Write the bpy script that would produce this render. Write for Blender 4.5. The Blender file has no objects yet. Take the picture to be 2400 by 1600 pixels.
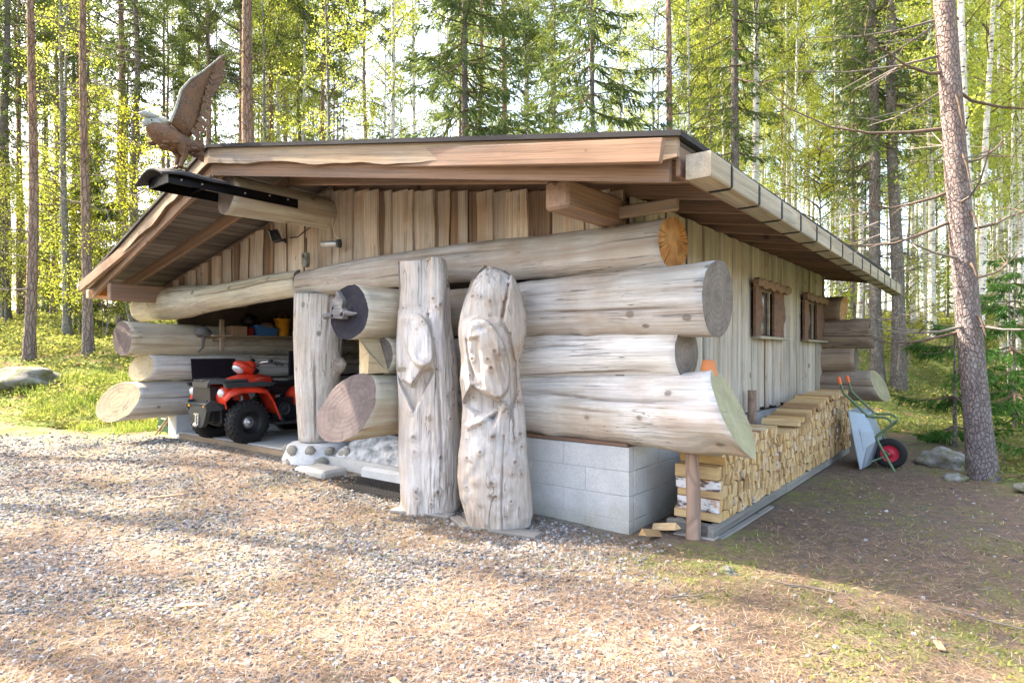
import bpy, bmesh, math, random
import numpy as np
from mathutils import Vector, Matrix, noise as mnoise

SC = bpy.context.scene
COL = SC.collection
R = math.radians

# ------------------------------------------------------------------ camera, sky, sun, exposure
EYE = 1.45
cam_d = bpy.data.cameras.new("camera"); cam = bpy.data.objects.new("camera", cam_d); COL.objects.link(cam)
cam.location = (0, 0, EYE); cam.rotation_euler = (R(90), 0, 0)
cam_d.sensor_width = 36; cam_d.lens = 22.19; cam_d.shift_y = 0.0119; cam_d.clip_end = 600; cam_d.clip_start = 0.05
SC.camera = cam

# the building's own axes: x along the gable front, y along the side wall, z up
TH = math.atan(1136 / 1450.0)
BM = Matrix.Translation((0.934, 5.09, 0)) @ Matrix.Rotation(-TH, 4, 'Z')
def W(x, y, z=0.0): return BM @ Vector((x, y, z))
TO_SUN = (BM.to_3x3() @ Vector((-0.95, -0.30, 1.0))).normalized()
SUN_EL = math.asin(TO_SUN.z); SUN_AZ = math.atan2(TO_SUN.x, TO_SUN.y)

world = bpy.data.worlds.new("World"); SC.world = world; world.use_nodes = True
wn = world.node_tree; wn.nodes.clear()
w_out = wn.nodes.new("ShaderNodeOutputWorld"); w_bg = wn.nodes.new("ShaderNodeBackground"); w_sky = wn.nodes.new("ShaderNodeTexSky")
w_sky.sky_type = 'NISHITA'; w_sky.sun_disc = False; w_sky.sun_elevation = SUN_EL; w_sky.sun_rotation = SUN_AZ
w_sky.air_density = 1.0; w_sky.dust_density = 4.0; w_sky.ozone_density = .6
w_bg.inputs[1].default_value = 0.15
wn.links.new(w_sky.outputs[0], w_bg.inputs[0]); wn.links.new(w_bg.outputs[0], w_out.inputs[0])

sun_d = bpy.data.lights.new("sun", 'SUN'); sun = bpy.data.objects.new("sun", sun_d); COL.objects.link(sun)
sun_d.energy = 3.0; sun_d.angle = R(0.6); sun_d.color = (1.0, 0.93, 0.82)
sun.location = (-10, 4, 20); sun.rotation_euler = (-TO_SUN).to_track_quat('-Z', 'Y').to_euler()

vs = SC.view_settings
vs.view_transform = 'Standard'; vs.look = 'None'; vs.gamma = 1.0; vs.use_curve_mapping = False
vs.exposure = 2.85
vs.use_white_balance = True; vs.white_balance_temperature = 6950; vs.white_balance_tint = 12
SC.cycles.max_bounces = 8; SC.cycles.transparent_max_bounces = 8; SC.cycles.diffuse_bounces = 5; SC.cycles.transmission_bounces = 6

rnd = random.Random(7)

# ------------------------------------------------------------------ object helpers
def tag(o, label=None, cat=None, group=None, kind=None):
    if label: o['label'] = label
    if cat: o['category'] = cat
    if group: o['group'] = group
    if kind: o['kind'] = kind
    return o

def empty(name, M=None):
    o = bpy.data.objects.new(name, None); COL.objects.link(o); o.empty_display_size = .2
    if M is not None: o.matrix_world = M
    return o

def link(name, me, parent=None, M=None):
    o = bpy.data.objects.new(name, me); COL.objects.link(o)
    if parent is not None: o.parent = parent
    if M is not None: o.matrix_local = M
    return o

def fast_mesh(name, V, F, mats, midx=None, smooth=None):
    """V: (n,3), F: (m,k) all of one size"""
    me = bpy.data.meshes.new(name)
    V = np.asarray(V, dtype=np.float32); F = np.asarray(F, dtype=np.int32)
    m, k = F.shape
    me.vertices.add(len(V)); me.vertices.foreach_set("co", V.ravel())
    me.loops.add(m * k); me.loops.foreach_set("vertex_index", F.ravel())
    me.polygons.add(m); me.polygons.foreach_set("loop_start", np.arange(0, m * k, k, dtype=np.int32))
    me.polygons.foreach_set("loop_total", np.full(m, k, dtype=np.int32))
    for mt in mats: me.materials.append(mt)
    if midx is not None: me.polygons.foreach_set("material_index", np.asarray(midx, dtype=np.int32))
    me.update(calc_edges=True)
    me.polygons.foreach_set("use_smooth", np.full(m, bool(smooth)))
    return me

class MB:
    """collects simple shapes into one mesh"""
    def __init__(s): s.v = []; s.f = []; s.m = []; s.s = []
    def add(s, vs, fs, mat=0, smooth=False, M=None):
        b = len(s.v)
        s.v += [tuple(M @ Vector(p)) if M is not None else tuple(p) for p in vs]
        for f in fs: s.f.append(tuple(b + i for i in f)); s.m.append(mat); s.s.append(smooth)
        return s
    def box(s, c, d, mat=0, ch=0.0, M=None):
        """chamfered box, centre c, full size d"""
        x, y, z = d[0] / 2, d[1] / 2, d[2] / 2
        T = Matrix.Translation(c)
        if M is not None: T = M @ T
        if ch <= 0:
            vs = [(-x, -y, -z), (x, -y, -z), (x, y, -z), (-x, y, -z), (-x, -y, z), (x, -y, z), (x, y, z), (-x, y, z)]
            return s.add(vs, [(0, 3, 2, 1), (4, 5, 6, 7), (0, 1, 5, 4), (1, 2, 6, 5), (2, 3, 7, 6), (3, 0, 4, 7)], mat, False, T)
        h = min(ch, x * .9, y * .9, z * .9)
        vs = []; 
        for zz, ins in ((-z, h), (-z + h, 0), (z - h, 0), (z, h)):
            a, b = x - ins, y - ins
            k = h * .0 if ins else h
            if ins: vs += [(-a + 0, -b, zz), (a, -b, zz), (a, -b, zz), (a, b, zz), (a, b, zz), (-a, b, zz), (-a, b, zz), (-a, -b, zz)]
            else: vs += [(-x + h, -y, zz), (x - h, -y, zz), (x, -y + h, zz), (x, y - h, zz), (x - h, y, zz), (-x + h, y, zz), (-x, y - h, zz), (-x, -y + h, zz)]
        fs = [(7, 6, 5, 4, 3, 2, 1, 0), tuple(range(24, 32))]
        for r in range(3):
            for i in range(8):
                a, b2 = r * 8 + i, r * 8 + (i + 1) % 8
                fs.append((a, b2, b2 + 8, a + 8))
        return s.add(vs, fs, mat, False, T)
    def tube(s, pts, rad, n=8, mat=0, smooth=True, caps=True, M=None):
        pts = [Vector(p) for p in pts]
        if not hasattr(rad, '__len__'): rad = [rad] * len(pts)
        vs = []; fs = []
        up = Vector((0.13, 0.21, 1)).normalized(); prev = None
        for i, p in enumerate(pts):
            d = (pts[min(i + 1, len(pts) - 1)] - pts[max(i - 1, 0)]).normalized()
            if prev is None:
                a = d.cross(up)
                if a.length < .05: a = d.cross(Vector((1, 0, 0)))
                a.normalize()
            else:
                a = (prev - d * prev.dot(d)).normalized()
            prev = a; b = d.cross(a)
            for k in range(n):
                t = 2 * math.pi * k / n
                vs.append(p + (a * math.cos(t) + b * math.sin(t)) * rad[i])
        for i in range(len(pts) - 1):
            for k in range(n):
                k2 = (k + 1) % n
                fs.append((i * n + k, i * n + k2, (i + 1) * n + k2, (i + 1) * n + k))
        s.add(vs, fs, mat, smooth, M)
        if caps:
            s.add(vs[:n], [tuple(range(n - 1, -1, -1))], mat, False, M); s.add(vs[-n:], [tuple(range(n))], mat, False, M)
        return s
    def lathe(s, prof, n=24, mat=0, smooth=True, M=None, caps=True):
        """prof: (radius, height) pairs round local z"""
        vs = []; fs = []
        for r, z in prof:
            for k in range(n):
                t = 2 * math.pi * k / n; vs.append((r * math.cos(t), r * math.sin(t), z))
        for i in range(len(prof) - 1):
            for k in range(n):
                k2 = (k + 1) % n; fs.append((i * n + k, i * n + k2, (i + 1) * n + k2, (i + 1) * n + k))
        s.add(vs, fs, mat, smooth, M)
        if caps:
            s.add(vs[:n], [tuple(range(n - 1, -1, -1))], mat, False, M); s.add(vs[-n:], [tuple(range(n))], mat, False, M)
        return s
    def ball(s, c, r, n=12, m=8, mat=0, M=None, jit=0.0, seed=0):
        rr = random.Random(seed); vs = []; fs = []
        for i in range(m + 1):
            ph = math.pi * i / m
            for k in range(n):
                t = 2 * math.pi * k / n
                q = Vector((math.sin(ph) * math.cos(t), math.sin(ph) * math.sin(t), math.cos(ph)))
                j = 1 + jit * mnoise.noise(q * 1.7 + Vector((seed * 3.1, 0, 0)))
                vs.append((c[0] + r[0] * q.x * j, c[1] + r[1] * q.y * j, c[2] + r[2] * q.z * j))
        for i in range(m):
            for k in range(n):
                k2 = (k + 1) % n; fs.append((i * n + k, (i + 1) * n + k, (i + 1) * n + k2, i * n + k2))
        return s.add(vs, fs, mat, True, M)
    def poly(s, pts2, axis, d0, d1, mat=0, M=None):
        """extrude a 2-D outline between d0 and d1 along axis 'x','y' or 'z'"""
        def q(p, d): return {'x': (d, p[0], p[1]), 'y': (p[0], d, p[1]), 'z': (p[0], p[1], d)}[axis]
        n = len(pts2); vs = [q(p, d0) for p in pts2] + [q(p, d1) for p in pts2]
        fs = [tuple(range(n - 1, -1, -1)), tuple(range(n, 2 * n))] + [(i, (i + 1) % n, n + (i + 1) % n, n + i) for i in range(n)]
        return s.add(vs, fs, mat, False, M)
    def sheet(s, grid, mat=0, smooth=True, thick=0.0, M=None):
        """grid of points [rows][cols], optional thickness along the normals' average"""
        nr, nc = len(grid), len(grid[0])
        vs = [Vector(p) for row in grid for p in row]
        fs = [(i * nc + j, i * nc + j + 1, (i + 1) * nc + j + 1, (i + 1) * nc + j) for i in range(nr - 1) for j in range(nc - 1)]
        if thick:
            nv = len(vs); nrm = [Vector() for _ in vs]
            for f in fs:
                nn = (vs[f[1]] - vs[f[0]]).cross(vs[f[3]] - vs[f[0]])
                for i in f: nrm[i] += nn
            vs2 = [v - (nn.normalized() if nn.length else nn) * thick for v, nn in zip(vs, nrm)]
            back = [tuple(nv + i for i in reversed(f)) for f in fs]
            rim = [i for i in range(nc)] + [i * nc + nc - 1 for i in range(1, nr)] + [(nr - 1) * nc + j for j in range(nc - 2, -1, -1)] + [i * nc for i in range(nr - 2, 0, -1)]
            side = [(rim[(i + 1) % len(rim)], rim[i], nv + rim[i], nv + rim[(i + 1) % len(rim)]) for i in range(len(rim))]
            s.add(vs + vs2, fs + back, mat, smooth, M)
            b = len(s.v) - 2 * nv
            for f in side: s.f.append(tuple(b + i for i in f)); s.m.append(mat); s.s.append(False)
            return s
        return s.add(vs, fs, mat, smooth, M)
    def mesh(s, name, mats):
        me = bpy.data.meshes.new(name); me.from_pydata([tuple(v) for v in s.v], [], s.f)
        for mt in (mats if isinstance(mats, (list, tuple)) else [mats]): me.materials.append(mt)
        me.polygons.foreach_set("material_index", s.m); me.polygons.foreach_set("use_smooth", s.s)
        me.update(); return me
    def build(s, name, mats, parent=None, M=None): return link(name, s.mesh(name, mats), parent, M)

def frame(p0, p1, up=(0, 0, 1)):
    """matrix with x from p0 to p1, z near up"""
    p0 = Vector(p0); x = (Vector(p1) - p0); L = x.length; x.normalize()
    z = Vector(up); z = z - x * z.dot(x)
    if z.length < 1e-4: z = Vector((0, -1, 0)); z = z - x * z.dot(x)
    z.normalize(); y = z.cross(x)
    M = Matrix((x, y, z)).transposed().to_4x4(); M.translation = p0
    return M, L

# ------------------------------------------------------------------ node helpers
class NT:
    def __init__(s, name):
        s.mat = bpy.data.materials.new(name); s.mat.use_nodes = True; s.t = s.mat.node_tree; s.t.nodes.clear()
        s.out = s.n('OutputMaterial'); s._c = {}
    def n(s, kind, **kw):
        nd = s.t.nodes.new('ShaderNode' + kind)
        for k, v in kw.items(): setattr(nd, k, v)
        return nd
    def l(s, a, b): s.t.links.new(a, b)
    def set(s, sock, v):
        if hasattr(v, 'is_linked') or isinstance(v, bpy.types.NodeSocket): s.l(v, sock)
        elif isinstance(v, (tuple, list)) and sock.type == 'RGBA': sock.default_value = (*v[:3], 1)
        else: sock.default_value = v
    def coord(s, kind='Object', scale=(1, 1, 1), rand=True):
        tc = s.n('TexCoord').outputs[kind] if kind != 'Position' else s.n('NewGeometry').outputs['Position']
        if rand and kind == 'Object':
            oi = s.n('ObjectInfo'); m = s.n('VectorMath', operation='SCALE'); m.inputs[0].default_value = (37.0, 91.0, 53.0); s.l(oi.outputs['Random'], m.inputs['Scale'])
            a = s.n('VectorMath', operation='ADD'); s.l(tc, a.inputs[0]); s.l(m.outputs[0], a.inputs[1]); tc = a.outputs[0]
        if scale != (1, 1, 1):
            mp = s.n('VectorMath', operation='MULTIPLY'); s.l(tc, mp.inputs[0]); mp.inputs[1].default_value = scale; tc = mp.outputs[0]
        return tc
    def noise(s, vec, scale=5, detail=4, rough=.55, dist=0, out='Fac'):
        nd = s.n('TexNoise'); s.l(vec, nd.inputs['Vector']); nd.inputs['Scale'].default_value = scale; nd.inputs['Detail'].default_value = detail
        nd.inputs['Roughness'].default_value = rough; nd.inputs['Distortion'].default_value = dist; return nd.outputs[out]
    def voro(s, vec, scale=5, feature='F1', out='Distance', rand=1.0):
        nd = s.n('TexVoronoi', feature=feature); s.l(vec, nd.inputs['Vector']); nd.inputs['Scale'].default_value = scale; nd.inputs['Randomness'].default_value = rand; return nd.outputs[out]
    def ramp(s, fac, stops, interp='LINEAR'):
        nd = s.n('ValToRGB'); cr = nd.color_ramp; cr.interpolation = interp
        while len(cr.elements) < len(stops): cr.elements.new(0.5)
        for e, (p, c) in zip(cr.elements, stops):
            e.position = p; e.color = (*c[:3], 1) if isinstance(c, (tuple, list)) else (c, c, c, 1)
        s.l(fac, nd.inputs[0]); return nd.outputs[0]
    def mix(s, fac, a, b, mode='MIX'):
        nd = s.n('MixRGB', blend_type=mode); s.set(nd.inputs[0], fac); s.set(nd.inputs[1], a); s.set(nd.inputs[2], b); return nd.outputs[0]
    def math(s, op, a, b=0.0, c=None):
        nd = s.n('Math', operation=op); s.set(nd.inputs[0], a); s.set(nd.inputs[1], b)
        if c is not None: s.set(nd.inputs[2], c)
        return nd.outputs[0]
    def bump(s, h, strength=.4, dist=.01, normal=None):
        nd = s.n('Bump'); nd.inputs['Strength'].default_value = strength; nd.inputs['Distance'].default_value = dist; s.l(h, nd.inputs['Height'])
        if normal is not None: s.l(normal, nd.inputs['Normal'])
        return nd.outputs[0]
    def attr(s, name): return s.n('Attribute', attribute_name=name).outputs
    def objrand(s): return s.n('ObjectInfo').outputs['Random']
    def island(s): return s.n('NewGeometry').outputs['Random Per Island']
    def bsdf(s, col, rough=.8, normal=None, metal=0.0, spec=.3):
        b = s.n('BsdfPrincipled'); s.set(b.inputs['Base Color'], col); s.set(b.inputs['Roughness'], rough); s.set(b.inputs['Metallic'], metal)
        b.inputs['Specular IOR Level'].default_value = spec
        if normal is not None: s.l(normal, b.inputs['Normal'])
        s.l(b.outputs[0], s.out.inputs[0]); s.b = b
        return s.mat

def plain(name, col, rough=.6, metal=0.0, var=.12, scale=9.0, spec=.4):
    """painted or moulded surface with a little mottling and wear"""
    t = NT(name); v = t.coord('Object'); n1 = t.noise(v, scale, 5)
    c = t.mix(t.ramp(n1, [(.3, 0.0), (.7, 1.0)]), tuple(x * (1 - var) for x in col), tuple(min(1, x * (1 + var)) for x in col))
    r = t.math('ADD', t.math('MULTIPLY', n1, .25), rough - .12)
    return t.bsdf(c, r, t.bump(t.noise(v, scale * 6, 3), .08, .004), metal, spec)

def wood(name, light, mid, dark, stain=None, stain_amt=.5, crack=.5, knots=True, stretch=9.0, green=0.0, rough=.85, bump=.5, hue_rand=.25, knot_col=None, attr_knot_crack=False, streak=0):
    """timber whose grain runs along the object's local x"""
    t = NT(name); v = t.coord('Object'); 
    g = t.coord('Object', (0.34, stretch, stretch)); g2 = t.coord('Object', (0.11, stretch * 1.5, stretch * 1.5))
    n1 = t.noise(g, 1.6, 6, .55, .5); n2 = t.noise(v, 1.3, 5, .6); n3 = t.noise(g2, 2.0, 2, .45, .3)
    c = t.ramp(n1, [(.2, dark), (.42, mid), (.62, light), (.8, tuple(min(1, x * 1.08) for x in light))])
    if stain is not None:
        c = t.mix(t.math('MULTIPLY', t.ramp(n2, [(.46, 0.0), (.66, 1.0)]), stain_amt), c, stain)
    if green:
        n4 = t.noise(t.coord('Object', (.5, 1, 1)), 1.7, 5, .6)
        c = t.mix(t.math('MULTIPLY', t.ramp(n4, [(.52, 0.0), (.7, 1.0)]), green), c, (.26, .27, .10))
    # grey weathered streaks
    n5 = t.noise(t.coord('Object', (.35, 3, 3)), 2.3, 6, .65)
    c = t.mix(t.math('MULTIPLY', t.ramp(n5, [(.47, 0.0), (.68, 1.0)]), .6), c, (.5 * mid[1] + .06, .5 * mid[1] + .057, .5 * mid[1] + .055))
    hs = t.n('HueSaturation'); t.l(c, hs.inputs['Color']); 
    t.l(t.math('ADD', t.math('MULTIPLY', t.objrand(), hue_rand * 2), 1 - hue_rand), hs.inputs['Value']); c = hs.outputs[0]
    # drying cracks: thin dark lines along the grain
    cr = t.ramp(t.math('ABSOLUTE', t.math('SUBTRACT', n3, .5)), [(.0, 1.0), (.014, 0.0)])
    crm = t.math('MULTIPLY', cr, t.ramp(t.noise(v, 2.1, 3), [(.47, 0.0), (.57, 1.0)]))
    c = t.mix(t.math('MULTIPLY', crm, crack), c, tuple(x * .18 for x in dark))
    hgt = t.math('SUBTRACT', t.math('MULTIPLY', n1, .6), t.math('MULTIPLY', crm, .8))
    if knots:
        kv = t.coord('Object', (1.0, 1.25, 1.25)); d = t.voro(kv, 2.7)
        k1 = t.ramp(d, [(.075, 1.0), (.115, 0.0)]); k2 = t.ramp(t.math('SINE', t.math('MULTIPLY', d, 190.0)), [(.3, 0.0), (1.0, 1.0)])
        km = t.math('MULTIPLY', t.ramp(d, [(.09, 1.0), (.23, 0.0)]), t.math('MULTIPLY', k2, .35))
        c = t.mix(km, c, dark); c = t.mix(t.math('MULTIPLY', k1, .8), c, knot_col or tuple(x * .5 for x in dark))
        hgt = t.math('ADD', hgt, t.math('MULTIPLY', k1, .4))
    c = t.mix(t.ramp(t.noise(g2, 8, 5, .75), [(.38, .6), (.55, 0.0)]), c, tuple(x * .55 for x in mid))
    if streak: c = t.mix(t.math('MULTIPLY', t.ramp(t.noise(t.coord('Object', (.16, 5, 5)), 1.5, 6, .7, .3), [(.5, 0.0), (.64, 1.0)]), streak), c, (.27, .16, .09))
    if attr_knot_crack: c = t.mix(t.math('MULTIPLY', t.attr('knot')['Fac'], .75), c, (.14, .09, .062))  # darker at the totem knots and along the log cracks
    fine = t.noise(g2, 9, 4, .7)
    return t.bsdf(c, rough, t.bump(t.math('ADD', hgt, t.math('MULTIPLY', fine, .25)), bump, .012), 0, .2)

def rings(name, light, dark, freq=55.0, crackcol=(.05, .04, .035), bump=.4, tint=None, tamt=0):
    """sawn log end, rings round the local x axis"""
    t = NT(name); v = t.coord('Object', rand=False); sp = t.n('SeparateXYZ'); t.l(v, sp.inputs[0])
    wob = t.math('MULTIPLY', t.math('SUBTRACT', t.noise(t.coord('Object'), 3, 3), .5), .09)
    r = t.math('ADD', t.math('SQRT', t.math('ADD', t.math('POWER', sp.outputs[1], 2.0), t.math('POWER', sp.outputs[2], 2.0))), wob)
    ringv = t.math('ADD', t.math('MULTIPLY', t.math('SINE', t.math('MULTIPLY', r, freq * 2.6)), .5), .5)
    c = t.mix(t.math('MULTIPLY', ringv, .3), light, dark)
    big = t.noise(t.coord('Object'), 4, 6, .65)
    c = t.mix(t.ramp(big, [(.4, 0.0), (.65, .7)]), c, dark)
    if tint: c = t.mix(t.math('MULTIPLY', t.ramp(t.noise(t.coord('Object'), 2.2, 4), [(.42, 0.0), (.6, 1.0)]), tamt), c, tint)
    ang = t.math('ARCTAN2', sp.outputs[2], sp.outputs[1])
    cv = t.n('CombineXYZ'); t.l(t.math('MULTIPLY', ang, 3.0), cv.inputs[0]); t.l(t.math('MULTIPLY', r, .8), cv.inputs[1]); t.l(t.math('MULTIPLY', t.objrand(), 50.0), cv.inputs[2])
    ck = t.ramp(t.math('ABSOLUTE', t.math('SUBTRACT', t.noise(cv.outputs[0], 1.6, 4, .6), .5)), [(.0, 1.0), (.016, 0.0)])
    ck = t.math('MULTIPLY', ck, t.ramp(r, [(.05, 0.0), (.16, 1.0)])); c = t.mix(t.math('MULTIPLY', ck, .45), c, crackcol)
    return t.bsdf(c, .9, t.bump(t.math('SUBTRACT', t.math('MULTIPLY', ringv, .3), ck), bump, .01), 0, .15)

def leafmat(name, c0, c1, c2, trans=.5, rough=.6):
    """thin leaves: colour differs leaf by leaf, light passes through"""
    t = NT(name); k = t.ramp(t.island(), [(0.0, c0), (.5, c1), (1.0, c2)])
    big = t.noise(t.coord('Object'), .9, 3); k = t.mix(t.math('MULTIPLY', t.ramp(big, [(.4, 0.0), (.7, 1.0)]), .35), k, c2)
    d = t.n('BsdfDiffuse'); t.l(k, d.inputs[0]); tr = t.n('BsdfTranslucent'); t.l(t.mix(1.0, k, (1.25, 1.2, .75), 'MULTIPLY'), tr.inputs[0])
    m = t.n('MixShader'); m.inputs[0].default_value = trans; t.l(d.outputs[0], m.inputs[1]); t.l(tr.outputs[0], m.inputs[2])
    t.l(m.outputs[0], t.out.inputs[0]); return t.mat

def barkmat(name, low, high, crackc, plate=(1, 1, .28), scale=14.0, z0=3.0, z1=9.0, lichen=None, lamt=.5, bump=.9):
    t = NT(name); v = t.coord('Object', plate); sp = t.n('SeparateXYZ'); t.l(t.coord('Object', rand=False), sp.inputs[0])
    zz = t.math('DIVIDE', t.math('SUBTRACT', t.math('ADD', sp.outputs[2], t.math('MULTIPLY', t.noise(v, 2, 3), 2.0)), z0), z1 - z0)
    zc = t.ramp(zz, [(0.0, low), (1.0, high)])
    n1 = t.noise(v, scale * .6, 6, .65); c = t.mix(t.ramp(n1, [(.35, .55), (.65, 0.0)]), zc, tuple(x * .5 for x in low))
    d = t.voro(v, scale, 'DISTANCE_TO_EDGE'); ck = t.ramp(d, [(.0, 1.0), (.09, 0.0)])
    c = t.mix(t.math('MULTIPLY', ck, .7), c, crackc)
    if lichen:
        c = t.mix(t.math('MULTIPLY', t.ramp(t.noise(t.coord('Object', (1, 1, .7)), 9, 6, .7), [(.5, 0.0), (.66, 1.0)]), lamt), c, lichen)
    return t.bsdf(c, .95, t.bump(t.math('ADD', t.math('MULTIPLY', n1, .7), t.ramp(d, [(.0, 0.0), (.15, 1.0)])), bump, .03), 0, .1)
# ------------------------------------------------------------------ materials
M_log = wood("weathered_log_wood", (.76, .73, .69), (.64, .60, .555), (.30, .24, .19), (.44, .31, .2), .65, .8, True, 7.0, .22, attr_knot_crack=True, streak=.42, bump=.8)
M_log_y = wood("yellowed_log_wood", (.68, .64, .53), (.57, .52, .40), (.30, .24, .16), (.46, .33, .16), .45, .7, True, 7.0, .45, attr_knot_crack=True, streak=.45, bump=.7)
M_log_b = wood("brown_rear_log_wood", (.46, .36, .27), (.36, .27, .2), (.22, .15, .1), (.28, .16, .09), .5, .8, True, 7.0, .15, attr_knot_crack=True)
M_totem = wood("bleached_totem_wood", (.80, .76, .72), (.68, .63, .585), (.34, .28, .235), (.55, .37, .21), .65, .8, False, 5.0, .1, bump=.9, attr_knot_crack=True, streak=.22)
M_end_grey = rings("grey_log_end", (.24, .205, .175), (.11, .09, .075))
M_end_pink = rings("purplish_log_end", (.18, .142, .132), (.10, .08, .075))
M_end_fresh = rings("pale_cut_end", (.56, .47, .31), (.42, .33, .2), 40)
M_end_rot = rings("orange_rotten_end", (.55, .27, .09), (.26, .085, .022), 25, (.10, .03, .01), 1.0, (.62, .45, .26), .6)
M_end_green = rings("lichened_end", (.42, .385, .24), (.30, .275, .165), 20, (.15, .13, .08))
M_end_dark = rings("charred_blue_end", (.035, .034, .045), (.02, .02, .026), 30)
M_sawn = wood("brown_sawn_timber", (.35, .225, .15), (.28, .175, .115), (.17, .105, .068), (.3, .17, .1), .3, .4, True, 10.0, 0, bump=.25, hue_rand=.12)
M_sawn_l = wood("pale_verge_timber", (.40, .30, .205), (.32, .235, .155), (.19, .135, .09), (.24, .165, .105), .4, .5, True, 8.0, .1, bump=.3, hue_rand=.1)
M_orange = wood("orange_fascia_timber", (.56, .24, .08), (.47, .18, .05), (.3, .1, .03), None, 0, .4, False, 10.0, bump=.2)
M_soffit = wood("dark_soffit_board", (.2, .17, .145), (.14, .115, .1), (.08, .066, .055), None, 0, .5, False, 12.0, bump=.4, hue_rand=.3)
M_plank = wood("pale_live_edge_plank", (.61, .515, .41), (.51, .41, .31), (.26, .17, .11), (.40, .25, .14), .75, .9, True, 8.0, 0, bump=.5, hue_rand=.22)
M_plank_g = wood("silver_grey_plank", (.64, .585, .51), (.50, .445, .38), (.27, .225, .18), (.42, .30, .19), .5, .9, True, 8.0, .05, bump=.5, hue_rand=.16)
M_wane = wood("dark_bark_edge", (.27, .175, .115), (.19, .118, .075), (.06, .035, .02), (.3, .17, .08), .5, .5, False, 8.0, bump=.8, hue_rand=.3)
M_gutter = wood("grey_carved_gutter_wood", (.52, .46, .36), (.42, .36, .27), (.26, .21, .15), (.4, .29, .16), .4, .6, False, 8.0, .25, bump=.5, hue_rand=.08)
M_strap = plain("black_iron_strap", (.035, .03, .028), .6, .6)
M_felt = plain("dark_roofing_felt", (.035, .033, .033), .9, 0, .3, 3.0)
M_steel = plain("black_painted_steel", (.011, .011, .013), .38, .7, .3, 5.0)
M_bolt = plain("zinc_bolt", (.5, .5, .5), .4, .9)
M_shutter = wood("brown_stained_board", (.26, .15, .10), (.20, .11, .072), (.13, .068, .046), None, 0, .35, True, 10.0, bump=.25, hue_rand=.1)
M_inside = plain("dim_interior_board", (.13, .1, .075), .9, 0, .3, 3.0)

def concrete(name, c0, c1, stain=None):
    t = NT(name); v = t.coord('Position'); n1 = t.noise(v, 3.0, 6, .6); n2 = t.noise(v, 60, 4, .6)
    c = t.mix(t.ramp(n1, [(.3, 0.0), (.7, 1.0)]), c0, c1)
    c = t.mix(t.math('MULTIPLY', t.ramp(n2, [(.35, .6), (.55, 0.0)]), .5), c, tuple(x * .6 for x in c0))
    if stain:
        sp = t.n('SeparateXYZ'); t.l(v, sp.inputs[0])
        c = t.mix(t.math('MULTIPLY', t.ramp(t.math('ADD', t.math('MULTIPLY', sp.outputs[2], 2.2), t.noise(v, 4, 4)), [(.35, 1.0), (1.0, 0.0)]), .75), c, stain)
    return t.bsdf(c, .92, t.bump(t.math('ADD', t.math('MULTIPLY', n2, .5), t.noise(v, 14, 5)), .35, .01), 0, .2)
M_conc = concrete("grey_concrete_block", (.43, .435, .435), (.58, .58, .565), (.27, .25, .18))
M_base = (lambda t, v: t.bsdf(t.mix(t.ramp(t.noise(v, 5, 6, .7), [(.4, 0.0), (.58, 1.0)]), (.26, .29, .31), (.60, .62, .65)), .9, t.bump(t.math('ADD', t.noise(v, 14, 6, .7), t.noise(v, 4, 3)), .9, .05), 0, .2))(*(lambda t: (t, t.coord('Object')))(NT("blotchy_whitewash")))
M_mortar = concrete("grey_mortar", (.40, .40, .39), (.48, .47, .455))
M_slab = concrete("smooth_floor_slab", (.4, .41, .41), (.5, .5, .49))
M_white = concrete("whitewashed_plaster", (.50, .515, .53), (.66, .665, .67))
M_stone = concrete("grey_field_stone", (.25, .235, .2), (.36, .34, .3))
M_rock = (lambda t, v: t.bsdf(t.mix(t.ramp(t.noise(v, 5, 6, .7), [(.45, 0.0), (.6, 1.0)]), t.mix(t.ramp(t.noise(v, 2.2, 5), [(.4, 0.0), (.65, 1.0)]), (.17, .165, .158), (.29, .28, .27)), (.11, .12, .05)), .95,
        t.bump(t.noise(v, 12, 7, .65), .6, .03), 0, .2))(*(lambda t: (t, t.coord('Object')))(NT("mossy_rock")))
M_pipe = plain("galvanised_metal", (.52, .53, .55), .42, .85, .12)
M_rubber = plain("black_rubber", (.014, .014, .014), .75, 0, .25, 14.0)
M_blackpl = plain("black_plastic", (.013, .013, .015), .5, 0, .3)
M_greypl = plain("dark_grey_plastic", (.04, .045, .048), .5, 0, .2)
M_red = plain("glossy_red_plastic", (.66, .045, .018), .34, 0, .22, 7.0, .5)
M_amber = plain("amber_reflector", (.8, .38, .02), .25)
M_lens = plain("clear_lamp_lens", (.7, .72, .74), .12, .35, .1)
M_chrome = plain("bare_metal", (.6, .6, .6), .25, 1.0)
M_terra = plain("terracotta", (.58, .2, .07), .8)
M_board = plain("black_film_plywood", (.018, .014, .019), .45, 0, .25, 4.0)
M_blue = plain("blue_plastic", (.05, .17, .38), .45)
M_yellow = plain("yellow_plastic", (.75, .33, .02), .45)
M_redp = plain("dark_red_plastic", (.32, .03, .025), .45)
M_card = plain("brown_cardboard", (.35, .22, .14), .9)
M_cream = plain("cream_plastic", (.66, .63, .5), .5)
M_dgreen = plain("dark_green_plastic", (.02, .07, .035), .45)
M_green = plain("olive_green_tube_paint", (.11, .17, .09), .45, .2)
M_tray = plain("pale_blue_grey_galvanised_tray", (.29, .345, .40), .45, .45, .08, 3.0)
M_grip = plain("orange_rubber_grip", (.85, .16, .03), .55)
M_rim = plain("crimson_rim_paint", (.5, .02, .05), .4)
M_camo = plain("camouflage_plastic", (.16, .16, .13), .8, 0, .6, 16.0)
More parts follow.
